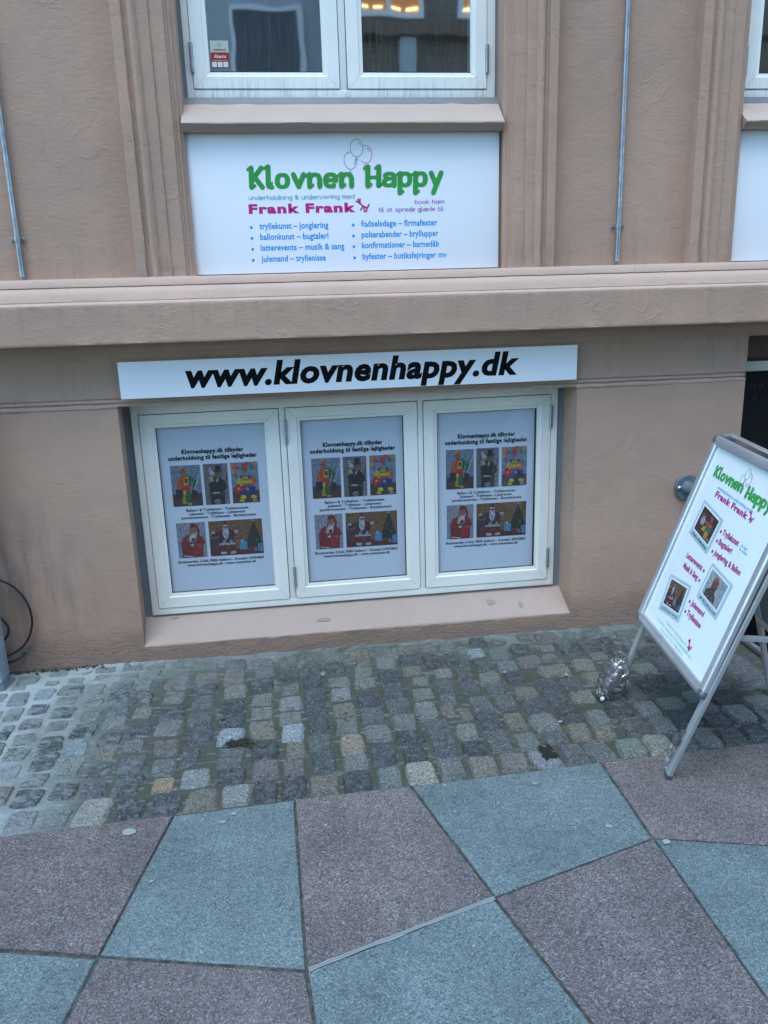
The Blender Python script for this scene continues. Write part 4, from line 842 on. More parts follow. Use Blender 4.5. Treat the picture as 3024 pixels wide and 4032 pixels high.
TONE = {'D': ((.050, .061, .068), .25), 'd': ((.092, .103, .108), .22), 'g': ((.165, .185, .175), .18), 'r': ((.160, .138, .132), .18), 't': ((.185, .17, .135), .15), 'w': ((.225, .245, .25), .12),
        'm': ((.17, .185, .165), .12), 'b': ((.24, .30, .36), .1), 'B': ((.33, .375, .42), .05), 'o': ((.30, .22, .13), .1), 'O': ((.31, .265, .20), .05), 'W': ((.32, .31, .275), .08), 'F': ((.115, .13, .135), .05)}
RS = random.Random(5)
for s in STONES.split(';'):
    x, y, w_, h_, tn = s.split(); x, y, w_, h_ = [float(v) / 1000 for v in (x, y, w_, h_)]
    if x + w_ / 2 > SX0 + .0 and y + h_ / 2 > SY0: x = min(x, SX0 - w_ / 2 - .008)
    if w_ < .03 or h_ < .03: continue
    o = bpy.data.objects.new('cobblestone', RS.choice(SH)); COL.objects.link(o); o.parent = G
    fx = RS.choice((0, math.pi)); proud = .0035 + RS.uniform(-.0015, .003)
    if tn == 'm': proud -= .0055
    if tn in 'BOW': proud += .004
    o.location = (x, y, proud); o.rotation_euler = (RS.uniform(-.045, .045), RS.uniform(-.045, .045), fx + RS.uniform(-.07, .07))
    o.scale = (w_ * 1.145, h_ * 1.115, .018)
    c, v = TONE[tn]; q = 1 + RS.uniform(-v, v); o.color = (*[a * KT * q * RS.uniform(.96, 1.04) for a in c], 1)

# big granite slabs, world outlines
SL = [('m', [(-2.3, -1.262), (-.452, -1.200), (-.563, -1.746), (-.819, -1.684), (-2.3, -1.33)]),
 ('t', [(-.444, -1.199), (-.064, -1.181), (-.044, -1.868), (-.556, -1.745)]),
 ('m', [(-.056, -1.180), (.324, -1.169), (.470, -1.705), (-.037, -1.867)]),
 ('t', [(.334, -1.169), (1.000, -1.141), (.998, -1.544), (.479, -1.704)]),
 ('m', [(1.010, -1.140), (1.66, -1.116), (2.9, -1.07), (2.9, -2.0), (1.322, -1.626), (1.007, -1.543)]),
 ('t', [(1.008, -1.551), (1.320, -1.633), (2.9, -2.01), (2.9, -2.7), (1.012, -2.7), (1.014, -2.118)]),
 ('m', [(.479, -1.712), (1.000, -1.551), (1.006, -2.12), (1.004, -2.7), (.760, -2.7), (.595, -2.119)]),
 ('t', [(-.036, -1.878), (.471, -1.713), (.588, -2.119), (.752, -2.7), (-.004, -2.7), (-.022, -2.026)]),
 ('m', [(-.556, -1.756), (-.045, -1.879), (-.030, -2.026), (-.012, -2.7), (-.700, -2.7), (-.592, -1.94)]),
 ('t', [(-2.3, -1.345), (-.819, -1.696), (-.566, -1.757), (-.602, -1.94), (-.71, -2.7), (-2.3, -2.7)])]
for i, (t, P_) in enumerate(SL):
    # long edges get intermediate points so that arrises look worn
    pts = []
    for a, b in zip(P_, P_[1:] + P_[:1]):
        n = max(1, int(math.hypot(b[0] - a[0], b[1] - a[1]) / .025))
        for q in range(n):
            x, y = a[0] + (b[0] - a[0]) * q / n, a[1] + (b[1] - a[1]) * q / n
            if q: x += .0009 * nz(x, y, i, 30); y += .0009 * nz(x, y, i + 20, 30)
            pts.append((x, y))
    n = len(pts); cx = sum(p[0] for p in P_) / len(P_); cy = sum(p[1] for p in P_) / len(P_)
    z = (.0015, .0, .0035, .001, .0, .0, .0015, -.001, .0, -.001)[i]
    def inset(p, dd):
        L = math.hypot(p[0] - cx, p[1] - cy); return (p[0] + (cx - p[0]) / L * dd, p[1] + (cy - p[1]) / L * dd)
    rows = [[(p[0], p[1], -.03) for p in pts], [(p[0], p[1], z - .003) for p in pts], [(*inset(p, .0028 + .0012 * nz(p[0], p[1], 2, 25)), z - .0002) for p in pts], [(*inset(p, .006), z) for p in pts]]
    mb = MB(); mb.add([v for r_ in rows for v in r_], [(a * n + q, a * n + (q + 1) % n, (a + 1) * n + (q + 1) % n, (a + 1) * n + q) for a in range(3) for q in range(n)] + [tuple(range(3 * n, 4 * n))])
    o = mb.build('granite_slab', M['slab_mauve'] if t == 'm' else M['slab_teal'], G)
# joint sand, slightly below the slabs
mb = MB(); nx = 130
for i in range(nx + 1):
    x = -2.3 + 5.2 * i / nx
    for j in range(41): y = front(x) + .004 + (-2.7 - front(x)) * j / 40; mb.v.append((x, y, -.006 + .003 * nz(x, y, 0, 20)))
for i in range(nx):
    for j in range(40): a = i * 41 + j; mb.f.append([a, a + 1, a + 42, a + 41]); mb.c.append(None); mb.m.append(0)
mb.build('joint_filling', M['joint'], G)
# mortar worked up over the joint between the middle mauve slab and its neighbour
mb = MB(); rnd = random.Random(3); pa, pb = Vector((-.036, -1.872, 0)), Vector((.474, -1.709, 0)); dn = Vector(((pb - pa).y, -(pb - pa).x, 0)).normalized(); n = 60
for i in range(n + 1):
    p = pa.lerp(pb, i / n)
    w1 = .0005 + .003 * max(-.1, nz(p.x, 0, 1, 30)); w2 = .0005 + .007 * max(0, nz(p.x, 3, 1, 14) + .15)
    mb.v += [tuple(p - dn * (w1 + .0022) + Vector((0, 0, .0037))), tuple(p - dn * .001 + Vector((0, 0, .0042))), tuple(p + dn * .002 + Vector((0, 0, -.002))), tuple(p + dn * .004 + Vector((0, 0, .0002))), tuple(p + dn * (.0045 + w2 * .7) + Vector((0, 0, -.0004)))]
for i in range(n):
    for j in range(4): a = i * 5 + j; mb.f.append([a, a + 1, a + 6, a + 5]); mb.c.append(None); mb.m.append(0)
mb.build('mortar_repair', flat_mat('pale_joint_mortar', (.22, .25, .25), .85, grain=.0008), G)
# stair well: steel edged opening with dark steps going down
mb = MB(); mb.box(SX0 - .012, SX0, SY0, .02, -.5, .006); mb.box(SX0 - .012, SX1, SY0 - .012, SY0, -.5, .006)
ed = mb.build('stairwell_edge', M['board_back'], G)
mb = MB(); mb.box(SX0 + .0, SX0 + .022, SY0 + .002, .02, -.03, .014); mb.build('edge_rail', M['galvanised'], G, bevel=.002)
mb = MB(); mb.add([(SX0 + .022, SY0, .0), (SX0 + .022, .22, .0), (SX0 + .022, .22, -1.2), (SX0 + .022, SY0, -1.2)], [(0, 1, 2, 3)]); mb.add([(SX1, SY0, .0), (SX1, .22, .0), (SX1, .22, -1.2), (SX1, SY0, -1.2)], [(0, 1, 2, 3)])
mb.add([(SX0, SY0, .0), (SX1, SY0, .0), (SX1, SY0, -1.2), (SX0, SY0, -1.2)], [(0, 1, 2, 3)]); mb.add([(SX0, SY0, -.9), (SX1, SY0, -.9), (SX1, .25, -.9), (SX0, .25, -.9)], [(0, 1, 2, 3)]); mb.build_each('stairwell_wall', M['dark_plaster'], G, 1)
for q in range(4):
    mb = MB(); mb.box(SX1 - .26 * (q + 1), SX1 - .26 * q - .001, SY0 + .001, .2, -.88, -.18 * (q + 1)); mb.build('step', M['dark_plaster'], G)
# ------------------------------------------------------------ signs on the wall
s = tag(empty('sign', (.29, .016, 1.98)), 'large white sign reading Klovnen Happy in green, below the middle upper window', 'sign')
mb = MB(); mb.box(-.6435, .6435, .0, .006, -.2735, .2735); mb.build('sign_panel', M['sign_white'], s, bevel=.0006)
mb = MB(); mb.box(-.6455, .6455, .0062, .013, -.2755, .2755); mb.build('sign_backing', M['gasket'], s)
O_ = (-.29, 0, -1.98)
def P_(): return Print(O_)
p = P_(); p.text('Klovnen', -.110, .320, 2.032, .067, .0212, sp=2.0, rnd=True, serif=.42, slant=.04, thin=.30); p.text('Happy', .366, .694, 2.032, .067, .0212, sp=2.0, rnd=True, serif=.42, slant=.04, thin=.30)
p.build('lettering', M['ink_green'], s)
p = P_(); balloons(p, .336, 2.187, 1.0, .0022, 'green'); p.build('balloon_logo', M['ink_green'], s)
p = P_(); balloons(p, .336, 2.187, 1.0, .0022, 'purple'); p.build('balloon_logo', M['ink_purple'], s)
p = P_(); balloons(p, .336, 2.187, 1.0, .0022, 'magenta'); p.build('balloon_logo', M['ink_magenta'], s)
p = P_(); p.text('underholdning & undervisning med', -.114, .320, 1.994, .0130, .0025, rnd=True, sp=1.8, single=True); p.build('lettering', M['ink_skyblue'], s)
ftext(P_(), 'Frank Frank', -.117, .324, 1.9405, .0268, .052, 0, M['ink_magenta'], s, sp=1.16); p = P_(); balloon_dog(p, .354, 1.968, .95, .0062); p.build('lettering', M['ink_magenta'], s)
p = P_(); p.text('book ham', .573, .699, 1.968, .0130, .0025, rnd=True, single=True); p.text('til at sprede glæde til:', .419, .699, 1.9395, .0130, .0025, rnd=True, single=True); p.build('lettering', M['ink_purple'], s)
p = P_()
for t, x0, x1, z in (('tryllekunst – jonglering', -.078, .207, 1.8805), ('ballonkunst – bugtaleri', -.078, .205, 1.8385), ('latterevents – musik & sang', -.078, .270, 1.7955), ('julemand – tryllenisse', -.079, .190, 1.7515),
                     ('fodselsdage – firmafester', .344, .668, 1.8825), ('polterabender – bryllupper', .344, .672, 1.8395), ('konfirmationer – barnedåb', .344, .674, 1.797), ('byfester – butiksfejringer mv', .345, .708, 1.752)):
    ftext(p, t, x0, x1, z, .0172, .026, 0, M['ink_blue'], s, sp=1.05)
    if t[:4] == 'fods': p.part().ribbon([(x0 + .0222, z - .0015), (x0 + .0345, z + .0190)], .0030)      # the stroke through the o
    p.part().ell(x0 - .0335, z + .0075, .0058, .0058)
p.build('lettering', M['ink_blue'], s)

s = tag(empty('sign', (.29 + PER, .016, 1.98)), 'blank white left part of a sign cut off by the right photo edge', 'sign')
mb = MB(); mb.box(-.6435, .6435, .0, .006, -.2735, .2735); mb.build('sign_panel', M['sign_white'], s, bevel=.0006)
mb = MB(); mb.box(-.6455, .6455, .0062, .013, -.2755, .2755); mb.build('sign_backing', M['gasket'], s)

s = tag(empty('sign', (.2935, -.024, 1.289)), 'long narrow white sign with black web address www.klovnenhappy.dk above the basement window', 'sign')
mb = MB(); v = [(x, y, z + x * .0012) for x in (-.9945, .9945) for y in (0, .005) for z in (-.0765, .0765)]
mb.add(v, [(0, 1, 3, 2), (4, 6, 7, 5), (0, 4, 5, 1), (2, 3, 7, 6), (0, 2, 6, 4), (1, 5, 7, 3)]); mb.build('sign_panel', M['sign_white'], s, bevel=.0006)
mb = MB(); mb.box(-.97, .97, .0052, .024, -.05, .05); mb.build('fixing_batten', M['gasket'], s)
ftext(Print((-.2935, 0, -1.289)), 'www.klovnenhappy.dk', -.428, 1.021, 1.2462, .0725, .041, .19, M['ink_black'], s, sp=1.06)

# ------------------------------------------------------------ posters behind the basement glass
FP = [(-.600, -.116, 0, -.360, 'poster on grey film in the left light of the basement window'), (.0445, .517, 0, .281, 'poster on grey film in the middle light of the basement window'), (.678, 1.151, .0075, .9175, 'poster on grey film in the right light of the basement window')]
kk = 1.0
proto = None
for i, (x0, x1, dz, xc, lab) in enumerate(FP):
    s = tag(empty('poster', (xc * kk, .1445, .66)), lab, 'poster', 'event posters in the basement window')
    cxk = xc * kk
    mb = MB(); za, zb = .285, 1.065
    mb.add([(a - cxk, .001, z - .66 + TILT(a)) for a, z in ((x0 - .003, za), (x1 + .003, za), (x1 + .003, zb), (x0 - .003, zb))], [(0, 1, 2, 3)]); mb.build('film', M['film'], s)
    if proto is None:
        def zk(z): return 1.572 + (z - 1.572) * kk - .66
        kids = []; letters = []
        p = Print((0, 0, 0))
        for t, a, b, z, xh in (('Klovnenhappy.dk tilbyder', -.138, .140, .9352, .0140), ('underholdning til festlige lejligheder', -.199, .199, .9065, .0140)): letters.append(ftext(p, t, a, b, zk(z), xh * 1.05, .042, 0, M['ink_dark'], s, sp=1.10))
        for t, a, b, z in (('Ballon-/ & Trylleklovn - Tryllekunstner', -.142, .144, .664), ('Julemand - Tryllenisse - Latterevent', -.130, .126, .6465), ('Jongleringsevent - Trylleevent - Bugtalerevent', -.169, .175, .629),
                           ('Boulevarden 21kld, 9000 Aalborg - Kontakt 20933860', -.199, .198, .4165), ('www.klovnenhappy.dk - www.guitaristen.dk', -.160, .161, .399)): letters.append(ftext(p, t, a, b, zk(z), .0088, .018, 0, M['ink_dark'], s, sp=1.06))
        for nm, a, b, z0, z1, sh in (('photo', -.196, -.062, .692, .883, P_CLOWN), ('photo', -.049, .061, .692, .884, P_MAGIC), ('photo', .075, .199, .6925, .884, P_BALL), ('photo', -.1945, -.063, .4425, .6125, P_NISSE), ('photo', -.048, .199, .4425, .6125, P_SANTA)):
            kids.append(pic(nm, a * kk, b * kk, zk(z0), zk(z1), sh, s))
        for o, l in zip(kids, ('clown in orange and green carrying two dark cases', 'magician in black with a top hat', 'seated clown in rainbow jumper with red balloon flower', 'person in a red elf hat and jacket holding a red stocking', 'person in a red and white Christmas suit seated beside a decorated tree')): o['label'] = 'printed picture of a ' + l
        proto = letters + kids
    else:
        for o in proto: c = o.copy(); COL.objects.link(c); c.parent = s; c.location = (0, 0, dz)

# alarm sticker on the upper left pane
s = tag(empty('sticker', (-.192, .0995, 2.553)), 'small red and white alarm sticker in the lower left corner of the upper window', 'sticker')
mb = MB(); 
def rc(x0, x1, z0, z1, y): return [(x0, y, z0), (x1, y, z0), (x1, y, z1), (x0, y, z1)]
mb.add(rc(-.036, .036, .006, .048, 0), [(0, 1, 2, 3)]); mb.build('sticker_top', flat_mat('cream_sticker', (.42, .48, .40), .4), s)
mb = MB(); mb.add(rc(-.036, .036, -.050, .006, 0), [(0, 1, 2, 3)]); mb.build('sticker_body', M['ink_red'], s)
p = Print(); p.text('verisure', -.025, .025, .0115, .0062, .0018, rnd=True); p.build('lettering', M['ink_red'], s)
p = Print(); p.text('Alarm', -.022, .024, -.0155, .0095, .0026, rnd=True, single=False); p.ribbon([(-.028, -.024), (.028, -.024)], .0012)
for q in (-.0235, -.001, .0215): p.poly([(q - .0095, -.048), (q + .0095, -.048), (q + .0095, -.029), (q - .0095, -.029)])
p.build('print', flat_mat('white_sticker_print', (.60, .60, .56), .4), s)
p = Print(lift=.0012); p.ribbon([(-.028, -.031), (-.019, -.031), (-.019, -.040), (-.0235, -.046), (-.028, -.040), (-.028, -.031)], .0012); p.poly([(-.006, -.036), (.005, -.033), (.004, -.038), (-.004, -.040)]); p.ribbon([(0, -.038), (0, -.045)], .001); p.ell(.0215, -.036, .0045, .005); p.ribbon([(.016, -.045), (.0215, -.041), (.027, -.045)], .0014)
for r_ in (.006, .0035): p.ribbon([(r_ * math.cos(R(a)) , .033 + r_ * 1.1 * math.sin(R(a))) for a in range(0, 360, 30)], .0008, closed=True)
p.build('pictograms', M['grey_trim'], s)

# ------------------------------------------------------------ conduits
def conduit(x, zb, top, lab):
    s = tag(empty('conduit', (x, -.0, zb)), lab, 'pipe', 'galvanised conduits on the upper wall')
    mb = MB(); pts = [(.0015 * math.sin(i * .9), -.0165 - .0005 * math.sin(i), i * (top - zb) / 12) for i in range(13)]
    mb.tube(pts, .0100, 14); mb.tube([(0, -.0165, -.0005), (0, -.0165, .008)], .0108, 14); mb.build('pipe', M['galvanised'], s, smooth=True)
    for z in (.145, 1.25):
        mb = MB(); n = 10; vs = []
        for zz in (z - .008, z + .008):
            for rr in (.0112, .0128):
                for i in range(n + 1): a = math.pi + math.pi * i / n; vs.append((rr * math.cos(a), -.0165 + rr * math.sin(a) , zz))
        w_ = n + 1; fs = []
        for i in range(n): fs += [(w_ + i, w_ + i + 1, 3 * w_ + i + 1, 3 * w_ + i), (i, 2 * w_ + i, 2 * w_ + i + 1, i + 1), (i, i + 1, w_ + i + 1, w_ + i), (2 * w_ + i, 3 * w_ + i, 3 * w_ + i + 1, 2 * w_ + i + 1)]
        mb.add(vs, fs)
        for sg in (-1, 1): mb.box(min(sg * .0115, sg * .028), max(sg * .0115, sg * .028), -.0085, -.006, z - .0075, z + .0075)
        cl = mb.build('clip', M['galvanised'], s, smooth=True)
        for sg in (-1, 1):
            mb = MB(); mb.tube([(sg * .021, -.0084, z), (sg * .021, -.0125, z)], [.0045, .003], 10); mb.build('screw', M['galvanised'], cl, smooth=True)
conduit(-1.031, 1.715, 4.5, 'galvanised conduit on the wall at the left photo edge')
conduit(1.455, 1.718, 4.5, 'galvanised conduit on the wall panel right of the large green lettered sign')

# ------------------------------------------------------------ post and cable at the left edge
s = tag(empty('metal_post', (-1.40, -.13, 0)), 'pale galvanised metal post with folded edge at the lower left corner of the wall', 'post')
mb = MB(); mb.box(-.055, .098, -.058, .048, .035, 1.25); mb.build('post_cover', M['galv_pale'], s, bevel=.004)
mb = MB(); mb.box(-.05, .072, -.063, -.0585, .045, 1.24); mb.build('front_strip', M['galv_pale'], s, bevel=.0015)
mb = MB(); mb.box(-.045, .103, -.05, .042, -.03, .034); mb.build('post_foot', M['cast_zinc'], s, bevel=.006)
for z in (.35, .75, 1.1):
    mb = MB(); mb.tube([(.03, -.063, z), (.03, -.0665, z)], [.006, .0035], 10); mb.build('rivet', M['galvanised'], s, smooth=True)
s = tag(empty('cable', (-1.25, 0, .1)), 'coiled black cable coming out of a hole in the lower left wall', 'cable')
def cpts(L): return [(x + 1.25, y, z - .1) for x, y, z in L]
def sm3(L, k=6):
    out = []; P2 = [L[0]] + L + [L[-1]]
    for i in range(1, len(P2) - 2):
        for j in range(k):
            t = j / k; p0, p1, p2, p3 = P2[i - 1:i + 3]
            out.append(tuple(.5 * (2 * p1[a] + (p2[a] - p0[a]) * t + (2 * p0[a] - 5 * p1[a] + 4 * p2[a] - p3[a]) * t * t + (3 * p1[a] - p0[a] - 3 * p2[a] + p3[a]) * t ** 3) for a in (0, 1, 2)))
    return out + [L[-1]]
mb = MB()
mb.tube(sm3(cpts([(-1.46, -.05, .44), (-1.39, -.045, .478), (-1.30, -.035, .452), (-1.243, -.03, .409), (-1.204, -.028, .342), (-1.194, -.025, .262), (-1.206, -.025, .200), (-1.235, -.03, .146), (-1.278, -.035, .112), (-1.33, -.045, .096), (-1.40, -.05, .10), (-1.45, -.05, .16)])), .0052, 10)
mb.tube(sm3(cpts([(-1.40, -.04, .33), (-1.345, -.035, .305), (-1.305, -.032, .25), (-1.298, -.03, .212), (-1.316, -.032, .176), (-1.36, -.04, .14), (-1.42, -.045, .13)])), .0058, 10)
mb.tube(sm3(cpts([(-1.43, -.05, .075), (-1.35, -.045, .062), (-1.29, -.035, .070), (-1.262, -.02, .083), (-1.246, .01, .094)])), .0052, 10)
mb.build('cable_loops', M['black'], s, smooth=True)
mb = MB(); n = 12
mb.add([(.002 + (.017 + .004 * nz(i, 0, 0, 1.3)) * math.cos(2 * math.pi * i / n), -.0035, -.002 + (.018 + .005 * nz(i, 5, 0, 1.3)) * math.sin(2 * math.pi * i / n)) for i in range(n)], [tuple(range(n))]); mb.build('wall_hole', flat_mat('broken_grey_plaster', (.13, .14, .12), .95), s)

# ------------------------------------------------------------ handrail fixing behind the board
s = tag(empty('handrail', (1.86, 0, .679)), 'round zinc wall flange with handrail stub beside the advertising board', 'handrail')
mb = MB(); mb.tube([(0, .004, 0), (0, -.008, 0), (0, -.012, 0)], [.063, .063, .060], 40); mb.build('flange', M['cast_zinc'], s, smooth=True)
mb = MB(); mb.tube([(0, -.012, 0), (.0, -.026, -.001), (.003, -.05, -.002), (.012, -.085, -.002), (.04, -.108, -.002), (.09, -.115, -.002), (.5, -.115, -.01)], [.034, .027, .0245, .0225, .0222, .022, .022], 22); mb.build('rail', M['cast_zinc'], s, smooth=True)
mb = MB()
mb.tube([(-.043, -.012, .002), (-.043, -.018, .002), (-.043, -.0225, .002), (-.043, -.0245, .002)], [.0115, .0115, .008, .002], 14); mb.build('bolt', M['chrome'], s, smooth=True, ang=60)

# ------------------------------------------------------------ advertising A-board
aV = Vector((.08855936, .99459394, .05422297)); nV = Vector((.99605929, -.08868983, 0)); uV = Vector((.31214406, -.079406, .9467105)).normalized()
Fn = Vector((1.17897583, -1.26736982, 0)); Wd = .6202; tb, tt = .3109, 1.0861
outN = aV.cross(uV).normalized()
if outN.x > 0: outN = -outN
org = Fn + aV * Wd + uV * tb                      # far (left) bottom corner of the front frame
S_ = tag(empty('advertising_board', (1.35, -.95, 0)), 'aluminium A-board with Klovnen Happy poster standing on the setts at the right', 'A-board')
off = Vector((1.35, -.95, 0))
Hh = tt - tb
def bp(s_, v_, n_=0): return org - aV * s_ + uV * v_ + outN * n_ - off
rl = .0385
def bar(a, b, sd, half, name, parent, rad=.0095, mat='alu'):
    """half-round snap profile from a to b, width 2*half across direction sd"""
    a, b, sd = Vector(a), Vector(b), Vector(sd).normalized(); prof = []
    for i in range(9):
        t = math.pi * i / 8; prof.append((-half * math.cos(t), rad * (math.sin(t) ** .6 if math.sin(t) > 0 else 0) + .004))
    prof = [(-half, -.008)] + prof + [(half, -.008)]; vs = []
    for e in (a, b): vs += [e + sd * p_ + outN * q_ for p_, q_ in prof]
    k2 = len(prof); mb = MB(); mb.add(vs, [(i, (i + 1) % k2, k2 + (i + 1) % k2, k2 + i) for i in range(k2)] + [tuple(range(k2))[::-1], tuple(range(k2, 2 * k2))])
    return mb.build(name, M[mat], parent, smooth=True, ang=50)
fr = MB(); fr.obox(bp(0, Hh / 2, -.006), bp(Wd, Hh / 2, -.006), uV, outN, Hh / 2, .003); fr.build('back_panel', M['board_back'], S_)
h = rl / 2
# side rails run in straight from corner cap to corner cap, flat outer lip plus raised half round
for s0, nm in ((h, 'side_rail'), (Wd - h, 'side_rail')): bar(bp(s0, .018), bp(s0, Hh - .018), -aV, h * .98, nm, S_, .011)
for v0, nm in ((h, 'bottom_rail'), (Hh - h, 'top_rail')): bar(bp(.018, v0), bp(Wd - .018, v0), uV, h * .98, nm, S_, .0105)
for s0, v0 in ((0, 0), (Wd, 0), (0, Hh), (Wd, Hh)):
    cs, cv = (h * .9 if s0 == 0 else Wd - h * .9), (h * .9 if v0 == 0 else Hh - h * .9)
    mb = MB(); vs = []
    for rr, zz in ((1.0, -.009), (1.06, .0), (1.02, .008), (.8, .0135), (.35, .0165)):
        for i in range(20):
            a = 2 * math.pi * i / 20; vs.append(bp(cs + h * rr * sup(math.cos(a)), cv + h * rr * sup(math.sin(a)), zz))
    mb.add(vs, [(r_ * 20 + i, r_ * 20 + (i + 1) % 20, (r_ + 1) * 20 + (i + 1) % 20, (r_ + 1) * 20 + i) for r_ in range(4) for i in range(20)] + [tuple(range(80, 100))]); mb.build('corner_cap', M['corner_plastic'], S_, smooth=True)
mb = MB(); mb.add([bp(rl, rl, .0005), bp(Wd - rl, rl, .0005), bp(Wd - rl, Hh - rl, .0005), bp(rl, Hh - rl, .0005)], [(0, 1, 2, 3)]); mb.build('poster', M['poster_white'], S_)
PL = dict(o=tuple(org - off + outN * .001), U=tuple(-aV), V=tuple(uV), N=tuple(outN))
def Q(): return Print(**PL)
p = Q(); p.text('Klovnen', .090, .314, .634, .0335, .0114, sp=2.0, rnd=True, serif=.32, slant=.04, thin=.36); p.text('Happy', .340, .510, .628, .0335, .0114, sp=2.0, rnd=True, serif=.32, slant=.04, thin=.36); p.build('lettering', M['ink_green'], S_)
for wch, mt in (('green', 'ink_green'), ('purple', 'ink_purple'), ('magenta', 'ink_magenta')):
    p = Q(); balloons(p, .303, .703, .58, .0014, wch); p.build('balloon_logo', M[mt], S_)
p = Q(); p.text('underholdning & undervisning med', .158, .414, .6065, .0078, .0017, rnd=True, rise=-.03)
p.text('for børn', .445, .488, .487, .0065, .0013, rnd=True); p.text('for voksne', .445, .498, .474, .0065, .0013, rnd=True); p.build('lettering', M['ink_skyblue'], S_)
p = Q(); ftext(p, 'Frank Frank', .162, .408, .577, .0165, .05, 0, M['ink_plum'], S_, sp=1.12, rise=-.03); balloon_dog(p, .428, .588, .62, .0046); p.part(); balloon_dog(p, .418, .098, .62, .0046); p.build('lettering', M['ink_plum'], S_)
p = Q()
for t, a, b, v_, bl in (('Tryllekunst', .311, .428, .480, 1), ('Bugtaleri', .313, .410, .445, 1), ('Jonglering & Ballon', .314, .508, .405, 1), ('Latterevents', .152, .286, .330, 2), ('Musik & Sang', .162, .286, .2915, 2), ('Julemand', .315, .418, .2075, 1), ('Tryllenisse', .316, .430, .168, 1)):
    ftext(p, t, a, b, v_, .0150, .040, 0, M['ink_plum'], S_, sp=1.06); p.part().ell(a - .0135 if bl == 1 else b + .0155, v_ + .007, .0062, .0062)
p.build('lettering', M['ink_plum'], S_)
p = Q(); p.text('Frank Frank · klovnenhappy.dk', .213, .396, .0835, .0072, .0012, single=False); p.text('20 93 38 60 · management klovnenhappy@gmail.com', .148, .456, .0645, .0072, .0012, single=False); p.text('Boulevarden 21, st tv, 9000 Aalborg', .202, .402, .046, .0072, .0012, single=False); p.build('lettering', M['ink_mint'], S_)
fm = flat_mat('grey_printed_photo_border', (.34, .46, .50), .4); fw = flat_mat('white_photo_border', (.62, .72, .76), .4)
for (c0, c1_, c2_, c3), sh, cap in ((((.100, .411), (.274, .389), (.281, .528), (.108, .547)), P_STAGE, 'fornøjelse ved underholdningen'), (((.123, .100), (.291, .122), (.266, .255), (.102, .240)), P_SANTA, 'julemandens'), (((.326, .247), (.494, .233), (.497, .370), (.331, .381)), P_MAN, 'gør dig glad og sund')):
    c0, c1_, c3, c2_ = [Vector((*q, 0)) for q in (c0, c1_, c3, c2_)]
    ux = (c1_ - c0); vy = (c3 - c0)
    def pt(a, b): q = c0 + ux * a + vy * b; return (q.x, q.y)
    p = Q(); p.poly([pt(0, 0), pt(1, 0), pt(1, 1), pt(0, 1)]); po = p.build('printed_photo', fm, S_)
    p = Q(); p.lift = .0007; p.poly([pt(.07, .17), pt(.93, .17), pt(.93, .93), pt(.07, .93)]); p.build('photo_border', fw, po)
    o2 = Vector(PL['o']); U2, V2 = Vector(PL['U']), Vector(PL['V'])
    a0 = pt(.12, .21); ox_ = o2 + U2 * a0[0] + V2 * a0[1]
    ua = (U2 * ux.x + V2 * ux.y); va = (U2 * vy.x + V2 * vy.y)
    pic('picture', 0, ua.length * .76, 0, va.length * .68, sh, po, dict(o=tuple(ox_ + outN * .0006), U=tuple(ua.normalized()), V=tuple(va.normalized()), N=tuple(outN)))
    a0 = pt(.12, .065); ox_ = o2 + U2 * a0[0] + V2 * a0[1]
    p = Print(tuple(ox_ + outN * .0004), tuple(ua.normalized()), tuple(va.normalized()), tuple(outN)); p.text(cap, 0, ua.length * .78, 0, .0068, .0012, slant=.2, rnd=True); p.build('caption', M['ink_dark'], po)
# legs
def leg(a, b, sz, nm='leg', mat='alu_leg', wv=None):
    a, b = Vector(a), Vector(b); mb = MB(); mb.obox(a - off, b - off, wv or aV, outN, sz[0], sz[1]); return mb.build(nm, M[mat], S_, bevel=.0015)
footN = Vector((1.187, -1.262, .004)); footF = Vector((1.252, -.676, .004))
def on(s_, v_, n_): return org - aV * s_ + uV * v_ + outN * n_
leg(footN, on(Wd - .006, .62, -.020), (.014, .007)); leg(footF, on(.022, .62, -.020), (.014, .007))
leg(footN, footN + (on(Wd - .006, .62, -.020) - footN).normalized() * .012, (.0148, .0078), 'foot', 'rubber_grey')
# rear panel, splayed to the right
hg = .050; Sr = 1.345
un = (nV * math.cos(Sr) - Vector((0, 0, 1)) * math.sin(Sr)).normalized(); rn = aV.cross(un).normalized()
if rn.x < 0: rn = -rn
rt = Fn + uV * tt + nV * hg
def rp(s_, t_, q_=0): return rt + aV * (Wd - s_) + un * t_ + rn * q_ - off
def rbar(a, b, sd, hw, hn, nm, mat='alu'):
    mb = MB(); mb.obox(a, b, sd, rn, hw, hn); return mb.build(nm, M[mat], S_, bevel=.003)
rbar(rp(0, h), rp(Wd, h), un, h, .011, 'top_rail'); rbar(rp(.0, Hh - h), rp(Wd, Hh - h), un, h * .8, .010, 'bottom_rail')
rbar(rp(h * .6, 0), rp(h * .6, 1.09), aV, .013, .009, 'leg', 'alu_leg'); rbar(rp(Wd - h * .6, 0), rp(Wd - h * .6, 1.09), aV, .013, .009, 'leg', 'alu_leg')
mb = MB(); mb.obox(rp(.03, Hh / 2, .004), rp(Wd - .03, Hh / 2, .004), un, rn, Hh / 2 - .03, .002); mb.build('back_panel', M['grey_trim'], S_)
mb = MB(); a_, b_ = on(Wd - .01, Hh - .01, -.014) - off, rp(Wd - .01, .012, -.0); mb.obox(a_, b_, uV, aV, .018, .012); mb.build('hinge', M['galvanised'], S_, bevel=.002); mb = MB(); a_, b_ = on(.01, Hh - .01, -.014) - off, rp(.01, .012, -.0); mb.obox(a_, b_, uV, aV, .016, .012); mb.build('hinge', M['galvanised'], S_, bevel=.002)
